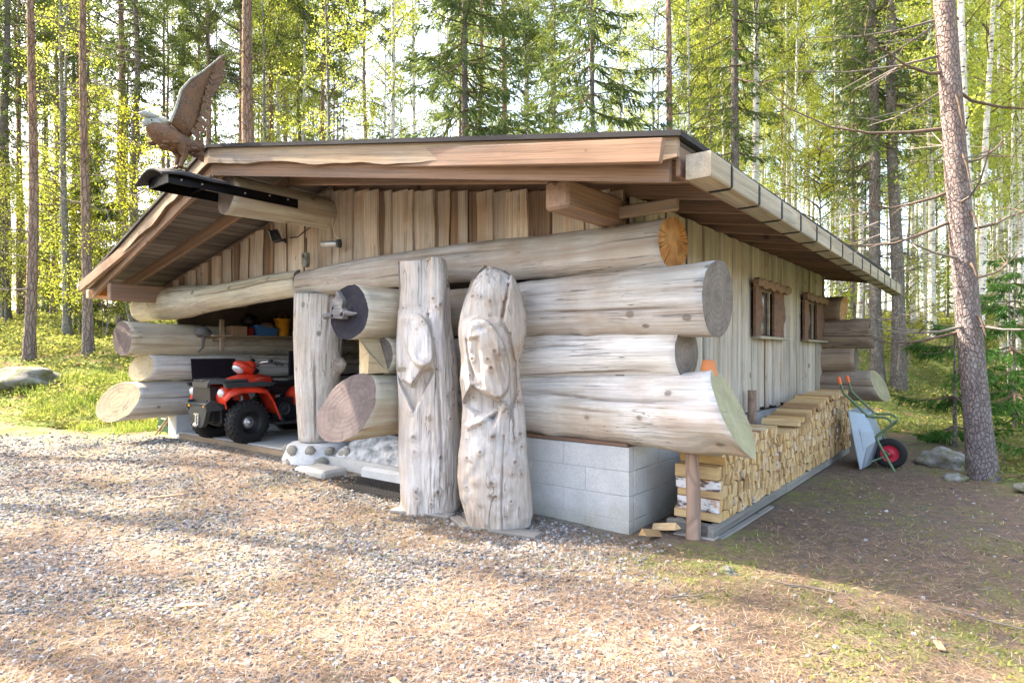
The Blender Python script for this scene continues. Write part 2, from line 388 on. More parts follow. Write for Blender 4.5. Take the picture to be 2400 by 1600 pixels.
M_bronze = (lambda t, v: t.bsdf(t.mix(t.ramp(t.noise(v, 7, 4), [(.38, 0.0), (.62, 1.0)]), t.ramp(t.noise(t.coord('Object', (1, 2.5, 2.5)), 22, 6, .7), [(.3, (.03, .018, .012)), (.5, (.12, .066, .038)), (.72, (.25, .15, .09))]), (.17, .085, .04)), .6,
        t.bump(t.voro(t.coord('Object', (1, 1.8, 1.8)), 30), .4, .008), .25, .4))(*(lambda t: (t, t.coord('Object')))(NT("brown_feathered_carving")))
M_headf = (lambda t, v: t.bsdf(t.ramp(t.noise(t.coord('Object', (1, 3, 3)), 26, 6, .7), [(.3, (.16, .165, .13)), (.6, (.40, .41, .35))]), .8, t.bump(t.voro(v, 40), .8, .01), 0, .3))(*(lambda t: (t, t.coord('Object')))(NT("pale_carved_head_feathers")))
M_drift = wood("grey_driftwood", (.2, .195, .195), (.14, .135, .135), (.07, .065, .065), None, 0, .6, False, 12.0, bump=.6)
M_birchwood = None
def split_wood(name, pale=True):
    t = NT(name); v = t.coord('Object'); k = t.island(); r = t.objrand()
    s = t.math('FRACT', t.math('ADD', t.math('MULTIPLY', k, 7.3), t.math('MULTIPLY', r, 3.7)))
    c = t.ramp(s, [(0.0, (.27, .15, .07)), (.2, (.52, .35, .17)), (.55, (.66, .49, .27)), (.85, (.6, .39, .16)), (1.0, (.76, .62, .42))])
    n1 = t.noise(t.coord('Object', (2, 14, 14)), 2, 6, .6); c = t.mix(t.ramp(n1, [(.42, .5), (.6, 0.0)]), c, (.38, .24, .12))
    return t.bsdf(c, .85, t.bump(n1, .4, .01), 0, .2)
M_split = split_wood("split_birch_wood")
M_birchbark = (lambda t, v: t.bsdf(t.mix(t.ramp(t.noise(t.coord('Object', (3, 9, 9)), 2.4, 5, .7), [(.5, 0.0), (.6, 1.0)]), t.mix(t.ramp(t.noise(v, 7, 5), [(.52, 0.0), (.62, 1.0)]), (.72, .7, .7), (.5, .25, .12)), (.1, .075, .07)), .8, t.bump(t.noise(v, 12, 5), .5, .01), 0, .2))(*(lambda t: (t, t.coord('Object')))(NT("white_birch_bark")))
M_palletw = wood("grey_pallet_board", (.34, .32, .29), (.25, .235, .21), (.13, .12, .105), None, 0, .7, True, 9.0, .1, bump=.6)
M_polebark = barkmat("thin_pole_bark", (.33, .235, .19), (.36, .25, .19), (.22, .15, .12), (1, 1, .3), 9.0, 0, 1, None, .5, .4)
M_glass = (lambda t: t.bsdf((.06, .045, .04), .12, None, 0, .35))(NT("dark_window_glass"))

# trees
M_pine = barkmat("pine_bark", (.27, .22, .2), (.41, .25, .165), (.11, .075, .06), (1, 1, .3), 13.0, 1.5, 7.0, (.36, .35, .31), .3)
M_pinebig = barkmat("old_pine_bark", (.24, .208, .21), (.34, .245, .2), (.12, .095, .09), (1, 1, .45), 32.0, 1.5, 7.0, (.42, .42, .40), .35, .8)
M_spruceb = barkmat("spruce_bark", (.24, .21, .185), (.3, .25, .21), (.12, .095, .08), (1, 1, .55), 22.0, 2, 12, (.4, .41, .38), .5)
M_birchb = (lambda t: t.bsdf(t.mix(t.ramp(t.noise(t.coord('Object', (5, 5, 14)), 1.3, 4, .6), [(.56, 0.0), (.63, 1.0)]), t.mix(t.ramp(t.noise(t.coord('Object', (1, 1, .5)), 5, 4), [(.5, 0.0), (.68, 1.0)]), (.74, .71, .66), (.42, .37, .32)), (.06, .05, .045)), .85,
        t.bump(t.noise(t.coord('Object', (3, 3, 14)), 2, 4), .3, .01), 0, .2))(NT("birch_bark"))
M_greyb = barkmat("grey_lichened_bark", (.31, .3, .27), (.36, .35, .31), (.16, .145, .125), (1, 1, .7), 20.0, 1, 8, (.5, .5, .45), .6)
M_twig = plain("dead_grey_twig", (.16, .135, .115), .95, 0, .3)
M_twigd = plain("brown_twig", (.13, .09, .065), .95, 0, .3)
M_needle = leafmat("spruce_needles", (.065, .105, .048), (.105, .155, .065), (.17, .215, .09), .45)
M_needle_p = leafmat("pine_needles", (.08, .12, .05), (.11, .155, .06), (.15, .19, .08), .45)
M_needle_y = leafmat("young_spruce_needles", (.03, .085, .025), (.05, .13, .035), (.1, .19, .05), .4)
M_leaf = leafmat("spring_birch_leaves", (.23, .31, .075), (.33, .39, .09), (.42, .45, .12), .62)
M_leaf_y = leafmat("yellow_green_shrub_leaves", (.27, .33, .04), (.36, .4, .05), (.44, .44, .07), .6)
M_under = leafmat("blueberry_leaves", (.10, .14, .045), (.19, .23, .075), (.34, .32, .14), .5)
M_grass = leafmat("fresh_grass", (.1, .21, .035), (.2, .3, .06), (.4, .36, .16), .4)
# ------------------------------------------------------------------ ground
CT, ST = math.cos(TH), math.sin(TH)
def to_local(X, Y):
    dx, dy = X - 0.934, Y - 5.09
    return dx * CT - dy * ST, dx * ST + dy * CT
def sstep(a, b, x):
    t = np.clip((np.asarray(x, dtype=float) - a) / (b - a), 0, 1); return t * t * (3 - 2 * t)
def vnoise(X, Y, sc, seed=0, octv=4):
    """value noise, vectorised"""
    X = np.asarray(X, dtype=float) * sc; Y = np.asarray(Y, dtype=float) * sc; out = 0.0; amp = 1.0; tot = 0.0
    for o in range(octv):
        xi = np.floor(X).astype(np.int64); yi = np.floor(Y).astype(np.int64); fx = X - xi; fy = Y - yi
        fx = fx * fx * (3 - 2 * fx); fy = fy * fy * (3 - 2 * fy)
        def h(a, b):
            n = (a * 374761393 + b * 668265263 + (seed + o) * 974711) & 0x7fffffff
            n = ((n ^ (n >> 13)) * 1274126177) & 0x7fffffff
            return ((n ^ (n >> 16)) & 0xffff) / 65535.0
        v = (h(xi, yi) * (1 - fx) + h(xi + 1, yi) * fx) * (1 - fy) + (h(xi, yi + 1) * (1 - fx) + h(xi + 1, yi + 1) * fx) * fy
        out = out + amp * v; tot += amp; amp *= .5; X = X * 2.03 + 11.3; Y = Y * 2.03 + 7.7
    return out / tot
def gz(X, Y):
    X = np.asarray(X, dtype=float); Y = np.asarray(Y, dtype=float)
    lx, ly = to_local(X, Y)
    z = .125 * sstep(-2.0, -5.0, lx) * sstep(-3.0, -.2, ly)
    d = np.maximum(Y, 0.1)
    bank = np.interp(d, [0, 9.5, 11.5, 14, 16, 20, 28, 40, 70, 120], [0, 0, .18, .7, 1.25, 1.85, 2.8, 3.9, 5.5, 7.5])
    sd = np.maximum(-9.0 - lx, ly - 9.5)
    bank = bank * sstep(0, 3.0, sd) * sstep(1.5, -5.0, lx - .25 * np.maximum(ly - 9, 0))
    z = z + bank
    far = sstep(9, 16, np.hypot(X, Y))
    z = z + (vnoise(X, Y, .9, 3) - .5) * (.045 + .22 * far) + (vnoise(X, Y, 4.0, 5, 3) - .5) * (.014 + .05 * far)
    z = z - .25 * sstep(-2.0, -6, Y)
    return z
def gz1(x, y): return float(gz(x, y))
def masks(X, Y):
    lx, ly = to_local(X, Y); d = np.hypot(X, Y)
    n = vnoise(X, Y, .55, 21); n2 = vnoise(X, Y, 1.6, 33); n3 = vnoise(X, Y, .9, 41)
    soil = sstep(-.25, .55, (lx - .25) + .55 * (ly + .55) + (n2 - .5) * 1.2) * sstep(-2.6, -.6, ly + .3 * lx)
    left = sstep(0, 1.6, np.minimum(-7.0 - lx + (n - .5) * 2, Y - 9.4 + (n2 - .5) * 1.5))
    right = sstep(0, 1.0, np.minimum(lx - 1.9 + (n - .5) * 1.2, ly - 3.4 + .75 * (lx - 2.2) * 0 + (n2 - .5)))
    right = np.maximum(right, sstep(0, 1, lx - 3.6 + (n - .5) * 1.5) * sstep(0, 1, ly - 1.6 + (n2 - .5)))
    back = sstep(8.0, 9.5, ly)
    green = np.clip(np.maximum(np.maximum(left, right), back), 0, 1)
    gravel = .3 + .7 * sstep(.36, .62, n * .35 + n2 * .65) 
    moss = sstep(.42, .60, n3 * .6 + n2 * .4)
    return soil, green, gravel, moss

def axis_pts(spec):
    out = []
    for a, b, st in spec: out += list(np.arange(a, b, st))
    out.append(spec[-1][1]); return np.array(out)
gx = axis_pts([(-70, -20, 2.5), (-20, -11, .5), (-11, 7.0, .11), (7.0, 16, .5), (16, 75, 2.5)])
gy = axis_pts([(-14, -4, 1.2), (-4, 1.5, .35), (1.5, 11.0, .11), (11.0, 24, .4), (24, 130, 2.6)])
GX, GY = np.meshgrid(gx, gy)
GZ = gz(GX, GY)
nx, ny = len(gx), len(gy)
ii = (np.arange(ny - 1)[:, None] * nx + np.arange(nx - 1)[None, :]).ravel()
gm = fast_mesh("ground", np.stack([GX.ravel(), GY.ravel(), GZ.ravel()], 1), np.stack([ii, ii + 1, ii + nx + 1, ii + nx], 1), [], smooth=True)
soil_, green_, gravel_, moss_ = masks(GX.ravel(), GY.ravel())
for nm_, ar in (("soil", soil_), ("green", green_), ("gravel", gravel_), ("moss", moss_)):
    at = gm.attributes.new(nm_, 'FLOAT', 'POINT'); at.data.foreach_set("value", ar.astype(np.float32))
def ground_mat():
    t = NT("gravel_needles_and_moss"); v = t.coord('Position')
    fine = t.noise(v, 90, 5, .7); mid = t.noise(v, 9, 6, .65); big = t.noise(v, 2.2, 4, .6)
    st = t.voro(v, 55, 'F1', 'Color'); sv = t.n('SeparateXYZ'); t.l(st, sv.inputs[0])
    stone = t.ramp(sv.outputs[0], [(0, (.07, .07, .07)), (.5, (.18, .178, .175)), (1, (.34, .335, .325))])
    nd = t.noise(t.coord('Position', (1, 1, 1)), 140, 3, .8, 2.5)
    needle = t.ramp(nd, [(.3, (.07, .042, .028)), (.5, (.19, .125, .082)), (.7, (.34, .25, .17))])
    sand = t.ramp(fine, [(.3, (.11, .097, .08)), (.7, (.31, .28, .23))])
    g = t.attr('gravel')['Fac']; s = t.attr('soil')['Fac']; gr = t.attr('green')['Fac']; mo = t.attr('moss')['Fac']
    base = t.mix(t.ramp(mid, [(.42, 0.0), (.6, 1.0)]), needle, sand)
    c = t.mix(t.math('MULTIPLY', g, t.ramp(t.noise(v, 6, 5), [(.35, .35), (.6, 1.0)])), base, stone)
    mossc = t.ramp(fine, [(.3, (.085, .105, .025)), (.7, (.22, .25, .065))])
    mm = t.math('MULTIPLY', mo, t.ramp(t.noise(v, 5, 6, .7), [(.42, 0.0), (.6, .85)]))
    c = t.mix(t.math('MULTIPLY', mm, .4), c, mossc)
    soilc = t.mix(t.ramp(mid, [(.38, 0.0), (.62, 1.0)]), t.ramp(fine, [(.3, (.055, .042, .034)), (.7, (.17, .135, .105))]), t.ramp(nd, [(.3, (.11, .07, .045)), (.7, (.25, .17, .115))]))
    soilc = t.mix(mm, soilc, mossc)
    c = t.mix(t.math('MULTIPLY', s, .93), c, soilc)
    floor = t.ramp(mid, [(.3, (.085, .075, .03)), (.5, (.13, .17, .04)), (.7, (.25, .28, .07))])
    floor = t.mix(t.ramp(big, [(.52, 0.0), (.62, 1.0)]), floor, t.ramp(nd, [(.3, (.17, .1, .055)), (.7, (.36, .25, .15))]))
    c = t.mix(gr, c, floor)
    h = t.math('ADD', t.math('MULTIPLY', fine, .5), t.math('ADD', t.math('MULTIPLY', t.voro(v, 55), .6), t.math('MULTIPLY', mid, .8)))
    return t.bsdf(c, .95, t.bump(h, .8, .02), 0, .15)
gm.materials.append(ground_mat())
ground = link("ground", gm); tag(ground, "gravel yard with brown pine needles and mossy bare soil, rising to a grassy bank", None, None, "structure")

# loose stones, needles: nobody could count them
NR = np.random.default_rng(11)
def frustum_pts(n, dmin, dmax, power=2.0, side=.9):
    """random ground points spread over the yard in front, denser near"""
    u = NR.random(n); d = dmin * (dmax / dmin) ** (u ** (1 / power * 1.0) if power else u)
    x = (NR.random(n) * 2 - 1) * side * d
    return x, d
def stone_mesh(name, X, Y, S, mats, flat=.7, sink=.12):
    n = len(X); Z = gz(X, Y)
    base = np.array([(-1, -1, -1), (1, -1, -1), (1, 1, -1), (-1, 1, -1), (-.7, -.7, 1), (.7, -.7, 1), (.7, .7, 1), (-.7, .7, 1)], float)
    V = base[None] * (1 + .45 * (NR.random((n, 8, 3)) - .5)) 
    V = V * (S[:, None, None] * np.stack([np.ones(n), .55 + .5 * NR.random(n), flat * (.5 + .7 * NR.random(n))], 1)[:, None, :]) * .5
    a = NR.random(n) * 6.283; ca, sa = np.cos(a)[:, None], np.sin(a)[:, None]
    x = V[..., 0] * ca - V[..., 1] * sa; y = V[..., 0] * sa + V[..., 1] * ca
    tx, ty = (NR.random(n) - .5) * .6, (NR.random(n) - .5) * .6
    z = V[..., 2] + x * tx[:, None] + y * ty[:, None]
    P = np.stack([x + X[:, None], y + Y[:, None], z + (Z + S * (flat * .5 - sink) * .5)[:, None]], 2).reshape(-1, 3)
    q = np.array([(0, 3, 2, 1), (4, 5, 6, 7), (0, 1, 5, 4), (1, 2, 6, 5), (2, 3, 7, 6), (3, 0, 4, 7)])
    F = (q[None] + (np.arange(n) * 8)[:, None, None]).reshape(-1, 4)
    return fast_mesh(name, P, F, mats, smooth=False)
def blades(name, X, Y, Zoff, L, Wd, tilt, mats, along=None, bend=0.0):
    """thin slivers; tilt = angle above the ground"""
    n = len(X); Z = gz(X, Y) + Zoff
    a = NR.random(n) * 6.283; d = np.stack([np.cos(a) * np.cos(tilt), np.sin(a) * np.cos(tilt), np.sin(tilt)], 1)
    s = np.stack([-np.sin(a), np.cos(a), np.zeros(n)], 1)
    o = np.stack([X, Y, Z], 1)
    p0 = o - s * Wd[:, None] * .5; p1 = o + s * Wd[:, None] * .5
    m = o + d * L[:, None] * .6; e = o + d * L[:, None]; e[:, 2] -= bend * L
    p2 = m + s * Wd[:, None] * .5; p3 = m - s * Wd[:, None] * .5; p4 = e + s * Wd[:, None] * .12; p5 = e - s * Wd[:, None] * .12
    V = np.stack([p0, p1, p2, p3, p4, p5], 1).reshape(-1, 3)
    F = (np.array([(0, 1, 2, 3), (3, 2, 4, 5)])[None] + (np.arange(n) * 6)[:, None, None]).reshape(-1, 4)
    return fast_mesh(name, V, F, mats, smooth=False)
def litter_mat(name, stops):
    t = NT(name); return t.bsdf(t.ramp(t.island(), stops), .85, None, 0, .25)
M_gravel = litter_mat("loose_gravel", [(0, (.07, .07, .073)), (.4, (.17, .17, .174)), (.75, (.29, .288, .287)), (1, (.5, .485, .465))])
M_needles = litter_mat("fallen_pine_needles", [(0, (.11, .062, .04)), (.4, (.23, .142, .088)), (.75, (.34, .235, .155)), (1, (.45, .36, .26))])
M_chip = litter_mat("bark_chips", [(0, (.2, .1, .06)), (.5, (.4, .23, .14)), (1, (.6, .45, .3))])

X, Y = frustum_pts(105000, 2.45, 10.5, 1.25)
so, gn, gv, mo = masks(X, Y); lx, ly = to_local(X, Y)
keep = (NR.random(len(X)) < (.22 + .78 * gv) * (1 - .985 * so) * (1 - gn)) & ((ly < -.12) | (lx > .8))
X, Y = X[keep], Y[keep]
S = (.0075 + .019 * NR.random(len(X)) ** 2.0) * np.clip(.8 + .07 * Y, 1, 1.5)
o = link("gravel", stone_mesh("gravel", X, Y, S, [M_gravel])); tag(o, "loose grey crushed stones strewn over the yard", None, None, "stuff")
X, Y = frustum_pts(150000, 2.45, 9.5, 1.15)
so, gn, gv, mo = masks(X, Y); lx, ly = to_local(X, Y)
keep = (NR.random(len(X)) < np.clip((1.1 - .75 * gv), .12, 1) * (1 - .55 * so) * (1 - .8 * gn)) & ((ly < -.12) | (lx > .75))
X, Y = X[keep], Y[keep]; n = len(X)
o = link("needle_litter", blades("needle_litter", X, Y, .004 + .012 * NR.random(n), .035 + .045 * NR.random(n), (.0016 + .0014 * NR.random(n)) * np.clip(Y / 3.2, 1, 2.2), (NR.random(n) - .35) * .5, [M_needles]))
tag(o, "brown pine needles lying among the gravel", None, None, "stuff")
# ------------------------------------------------------------------ the log building
B = empty("log_garage", BM)
tag(B, "low gabled garage of huge weathered logs and live-edge planks with a wide open bay", "garage")

def log_mesh(name, L, r0, r1, seed, mats, cutA=(0, 0), cutB=(0, 0), bend=.03, lump=.035, n=30, flare=None, step=.075, bulges=()):
    """log along local x, cut faces may be oblique: cut = (dx per y, dx per z)"""
    N = max(6, int(L / step)); V = []; F = []; mi = []; ck = []
    angs = list(np.linspace(math.pi - 1.5, math.pi + 1.5, 56, endpoint=False)) + list(np.linspace(math.pi + 1.5, 3 * math.pi - 1.5, 18, endpoint=False)); n = len(angs)
    rc = random.Random(seed * 13 + 5)
    checks = [(math.pi + rc.uniform(-1.1, .9), (q0 := rc.uniform(-.1, .7)), q0 + rc.uniform(.25, .8), rc.uniform(.02, .04), rc.random() * 50) for _ in range(rc.choice((2, 3, 3)))]
    burls = [(rc.random(), math.pi + rc.uniform(-1.2, 1.2), rc.uniform(.05, .12), rc.uniform(.008, .022)) for _ in range(int(L * 2.2))]
    for i in range(N + 1):
        t = i / N
        cy = bend * mnoise.noise(Vector((t * 1.6, seed * 7.7, 0))) ; cz = bend * mnoise.noise(Vector((t * 1.6, seed * 7.7, 9)))
        rr = r0 + (r1 - r0) * t
        if flare: rr *= flare(t)
        for k in range(n):
            a = angs[k]; y, z = math.cos(a), math.sin(a); dark = 0.0
            f = 1 + lump * 2 * mnoise.noise(Vector((t * L * .9 + seed * 3.3, y * .9, z * .9))) + lump * .8 * mnoise.noise(Vector((t * L * 2.6, y * 2.2 + seed, z * 2.2))) + .012 * mnoise.noise(Vector((t * L * 5, y * 7 + seed, z * 7)))
            for (bt, ba, bs, bh) in list(bulges) + burls:
                da = math.atan2(math.sin(a - ba), math.cos(a - ba)); q = ((t - bt) * L / bs) ** 2 + (da * rr / bs) ** 2
                if q < 8: f += bh / rr * math.exp(-q)
            for (ca, c0, c1, cd, cs) in checks:
                if c0 < t < c1:
                    pa = ca + .22 * mnoise.noise(Vector((t * L * .7, cs, 0))) + .05 * mnoise.noise(Vector((t * L * 3, cs, 4)))
                    da = abs(math.atan2(math.sin(a - pa), math.cos(a - pa))) * rr; tp = min(1, (t - c0) * 6, (c1 - t) * 6)
                    if da < .05: f -= cd / rr * tp * math.exp(-(da / .011) ** 2); dark = max(dark, tp * math.exp(-(da / .012) ** 2))  # groove of each drying crack, its colour darkened along the bottom
            if i in (0, N): f += .02 * mnoise.noise(Vector((y * 6, z * 6, seed * 2.0 + i))) + .012 * mnoise.noise(Vector((y * 17, z * 17, seed)))
            y *= rr * f; z *= rr * f
            xa = cutA[0] * y + cutA[1] * z; xb = L + cutB[0] * y + cutB[1] * z
            V.append((xa + (xb - xa) * t, y + cy, z + cz)); ck.append(dark)
    for i in range(N):
        for k in range(n):
            k2 = (k + 1) % n; F.append((i * n + k, i * n + k2, (i + 1) * n + k2, (i + 1) * n + k)); mi.append(0)
    for end, ring, m in ((0, 0, 1), (1, N * n, 2)):
        prev = [ring + k for k in range(n)]
        c = sum((Vector(V[q]) for q in prev), Vector()) / n
        for s in (.97, .55):
            cur = []
            for k in range(n):
                p = c + (Vector(V[ring + k]) - c) * s
                p.x += (.006 * mnoise.noise(Vector((p.y * 9, p.z * 9, seed)))) + (-.004 if end else .004) * (s < .9)
                V.append(tuple(p)); cur.append(len(V) - 1)
            for k in range(n):
                k2 = (k + 1) % n
                F.append((prev[k], prev[k2], cur[k2], cur[k]) if end else (prev[k2], prev[k], cur[k], cur[k2])); mi.append(m)
            prev = cur
        V.append(tuple(c)); ci = len(V) - 1
        for k in range(n):
            k2 = (k + 1) % n; F.append((prev[k], prev[k2], ci) if end else (prev[k2], prev[k], ci)); mi.append(m)
    me = bpy.data.meshes.new(name); me.from_pydata(V, [], F)
    for m in mats: me.materials.append(m)
    me.polygons.foreach_set("material_index", mi); me.polygons.foreach_set("use_smooth", [m == 0 for m in mi]); me.update()
    at = me.attributes.new("knot", 'FLOAT', 'POINT'); at.data.foreach_set("value", np.array(ck + [0.0] * (len(V) - len(ck)), dtype=np.float32))
    return me
def log(p0, p1, r0, r1, seed, side=None, endA=None, endB=None, name="log", parent=None, up=(0, 0, 1), label=None, **kw):
    M, L = frame(p0, p1, up)
    o = link(name, log_mesh(name, L, r0, r1, seed, [side or M_log, endA or M_end_grey, endB or M_end_grey], **kw), parent or B, M)
    if label: o['label'] = label
    return o

# foundation: concrete blocks under the front right corner and along the side
fnd = MB().box((-1.25, .169, .29), (2.5, .326, .80)).box((-.120, 3.63, .33), (.254, 6.6, .80)).build("foundation", M_mortar, B)
def block(x0, x1, y0, y1, z0, z1, seed):
    m = MB(); m.box(((x0 + x1) / 2, (y0 + y1) / 2, (z0 + z1) / 2), (x1 - x0, y1 - y0, z1 - z0), 0, .003)
    return m.build("concrete_block", M_conc, fnd)
zc = [-.12, .095, .295, .495, .695]
for ci in range(4):
    z0, z1 = zc[ci] + .0025, zc[ci + 1] - .0025
    xs = [0.012, -.40, -.95, -1.55, -2.15, -2.5] if ci % 2 == 0 else [.012, -.62, -1.2, -1.8, -2.4, -2.5]
    for a, b in zip(xs, xs[1:]): block(b + .0025, a - .0025, .000 + .003 * rnd.random(), .08, z0, z1, ci)
    ys = [.09, .55, 1.15, 1.75, 2.35, 2.95, 3.55, 4.15, 4.75, 5.35, 5.95, 6.55, 6.93] if ci % 2 else [.09, .3, .9, 1.5, 2.1, 2.7, 3.3, 3.9, 4.5, 5.1, 5.7, 6.3, 6.93]
    for a, b in zip(ys, ys[1:]): block(-.08, .010 + .003 * rnd.random(), a + .0025, b - .0025, z0, z1, ci + 9)
# left wall's foundation and the floor
MB().box((-8.1, 3.46, .27), (.28, 6.9, .5), 0, .01).build("left_foundation", M_conc, B)
MB().box((-7.9, .22, .135), (.34, .44, .10), 0, .03).build("footing", M_white, B)
MB().box((-5.3, 3.5, .06), (5.3, 6.9, .30), 0, .008).build("floor_slab", M_slab, B)
MB().box((-6.1, .005, .16), (3.4, .045, .085), 0, .004).build("threshold_board", M_sawn_l, B)
MB().box((-1.2, .09, .712), (2.4, .2, .03), 0, .005).build("sill_board", M_shutter, B)
# dark inner shell of the bay
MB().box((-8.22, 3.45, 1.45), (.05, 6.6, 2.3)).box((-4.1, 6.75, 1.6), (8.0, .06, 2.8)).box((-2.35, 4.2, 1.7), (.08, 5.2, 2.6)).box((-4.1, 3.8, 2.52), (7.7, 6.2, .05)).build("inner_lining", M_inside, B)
MB().box((-3.28, .62, 1.32), (.95, .05, 2.1), 0, .01).box((-3.28, .585, 1.75), (.7, .02, .8), 0, .008).build("inner_door", M_blackpl, B)

# front wall, right of the bay: three logs over the blocks and the long header over everything
log((-2.15, .15, .945), (.80, .15, 1.0), .26, .305, 3, M_log, M_end_grey, M_end_green, cutB=(-.10, -.46), lump=.055, flare=lambda t: 1 + .05 * max(0, t - .8) / .2, bulges=((.45, 4.2, .1, .03), (.95, 4.05, .15, -.075)), label="lowest front log with lichened slanting end")
log((-2.15, .16, 1.415), (.43, .16, 1.45), .212, .205, 4, M_log, M_end_grey, M_end_grey, bend=.02, cutB=(.06, 0), bulges=((.35, 4.5, .06, .02),))
log((-2.15, .15, 1.88), (.69, .15, 1.872), .235, .29, 5, M_log, M_end_grey, M_end_grey, bend=.03, cutB=(.05, .02), bulges=((.62, 4.3, .07, .03),))
log((-4.62, .12, 2.342), (.33, .15, 2.36), .175, .21, 6, M_log, M_end_grey, M_end_rot, bend=.10, cutB=(.16, .02), label="long header log with orange rotten end")
log((-9.0, -.10, 2.17), (-4.64, .12, 2.345), .20, .175, 8, M_log_y, M_end_grey, M_end_grey, bend=.05, cutA=(0, .0), flare=lambda t: .98 + .36 * math.exp(-((t - .28) / .16) ** 2), label="bulging header log over the open bay")

# left wall: logs running back from the yard, their sawn ends in front
log((-8.08, -.72, 1.677), (-8.08, 6.9, 1.62), .262, .17, 11, M_log_y, M_end_pink, M_end_grey, cutA=(-.12, 0), bend=.02)
log((-8.05, -.47, 1.23), (-8.08, 6.9, 1.22), .205, .19, 12, M_log, M_end_fresh, M_end_grey, cutA=(-.45, .25), bend=.02)
log((-8.08, -.78, .735), (-8.08, 6.9, .75), .292, .25, 13, M_log, M_end_fresh, M_end_grey, cutA=(-.55, .40), bend=.02, label="lowest left wall log with pale slanting cut end")
# partition right of the bay, its three log ends carved and painted
log((-2.36, -.93, 1.828), (-2.36, 3.5, 1.85), .252, .25, 14, M_log_y, M_end_dark, M_end_grey, cutA=(-.08, .02), bend=.02, lump=.05, label="partition log with charred dark blue end")
p2 = log((-2.36, -.62, 1.43), (-2.36, 3.5, 1.43), .19, .2, 15, M_log_y, M_end_grey, M_end_grey, cutA=(-.25, .1), bend=.01)
m = MB(); m.add([(-.225, -.03, .165), (-.225, -.17, .02), (-.2, -.13, -.165), (-.12, .09, -.175), (-.06, .17, -.06), (.02, -.02, .18), (.02, -.16, -.16), (.02, .14, -.16)], [(0, 5, 7, 4), (0, 4, 3, 2, 1), (1, 2, 6), (2, 3, 7, 6), (3, 4, 7), (0, 1, 6, 5)], 0)
m.build("wedge_cut_face", M_end_fresh, p2)
log((-2.36, -.96, .955), (-2.36, 3.5, .96), .305, .25, 16, M_log_y, M_end_pink, M_end_grey, cutA=(-.22, .52), bend=.01, lump=.05, label="lowest partition log with purplish slanting end")
# rear wall: log ends past the side wall
log((-1.5, 6.95, 2.2), (.30, 6.95, 2.2), .20, .205, 21, M_log_b, M_end_grey, M_end_rot, cutB=(.1, .12))
log((-1.5, 6.95, 1.755), (.74, 6.95, 1.755), .235, .235, 22, M_log_b)
log((-1.5, 6.95, 1.35), (.48, 6.95, 1.35), .2, .205, 23, M_log_b)
log((-1.5, 6.95, .935), (.82, 6.95, .925), .23, .245, 24, M_log_b, M_end_grey, M_end_green, cutB=(.25, -.42))
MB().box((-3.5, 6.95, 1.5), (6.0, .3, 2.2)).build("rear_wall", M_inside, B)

# post on a stone pier between the bay and the partition
log((-4.50, .19, .36), (-4.40, .19, 2.19), .215, .315, 31, M_log, M_end_grey, M_end_grey, name="post", up=(0, -1, 0), bend=.02, bulges=((.53, 3.5, .09, .13), (.62, 5.6, .1, .05)), flare=lambda t: 1.0 + .12 * math.sin(t * 3.1), label="bleached trunk post on a whitewashed stone pier")
pier = MB().lathe([(.50, -.05), (.47, .06), (.41, .2), (.37, .31), (.33, .335), (.05, .345)], 20, 0, True).build("stone_pier", M_white, B, Matrix.Translation((-4.45, .19, 0)))
for a, z, sx, sz in ((-2.35, .25, .075, .06), (-1.5, .27, .085, .065), (-1.62, .10, .11, .07), (-.55, .13, .085, .075), (-2.75, .10, .1, .07), (-.25, .27, .07, .05), (-.85, .28, .06, .05)):
    rr = .45 - .25 * z
    MB().ball((0, 0, 0), (.05, sx, sz), 10, 7, 0, None, .5, int(a * 77)).build("stone", M_stone, pier, Matrix.Translation((rr * math.cos(a), rr * math.sin(a), z)) @ Matrix.Rotation(a, 4, 'Z'))
# stone-filled plaster base under the partition
pb = MB(); rows = []
for i in range(27):
    t = i / 26; row = []
    for j in range(17):
        s = j / 16; x = -3.95 + 1.65 * t; y = -.12 - .30 * (1 - s) + .34 * s * 0 + .06 * mnoise.noise(Vector((t * 6, s * 3, 2)))
        z = .13 + (.20 + .10 * t) * (s ** .6) + .06 * mnoise.noise(Vector((t * 7, s * 4, 7))) + .025 * mnoise.noise(Vector((t * 19, s * 9, 1))); y = .20 + .42 * s ** 1.5 + .05 * mnoise.noise(Vector((t * 6, s * 3, 2)))
        row.append((x, y, z))
    rows.append(row)
pb.sheet(rows, 0, True, .12)
pbase = pb.build("plaster_base", M_base, B)
for x, y, z, s in ((-3.86, .16, .24, .1), (-2.85, .40, .40, .1), (-3.6, .42, .38, .09)):
    MB().ball((0, 0, 0), (s, s * .6, s * .75), 10, 7, 0, None, .5, int(x * 31)).build("stone", M_stone, pbase, Matrix.Translation((x, y, z)))
st = MB(); st.box((-3.82, -.10, .085), (.55, .36, .12), 0, .03, Matrix.Rotation(.03, 4, 'Z')); st.build("stone_step", M_conc, B)
st = MB(); st.box((-2.75, .20, .10), (1.25, .42, .14), 0, .03); st.build("stone_step", M_white, B)
MB().box((-2.5, .20, .18), (.5, .3, .02), 0, .004).build("door_mat", plain("brown_door_mat", (.2, .15, .13), .95), B)

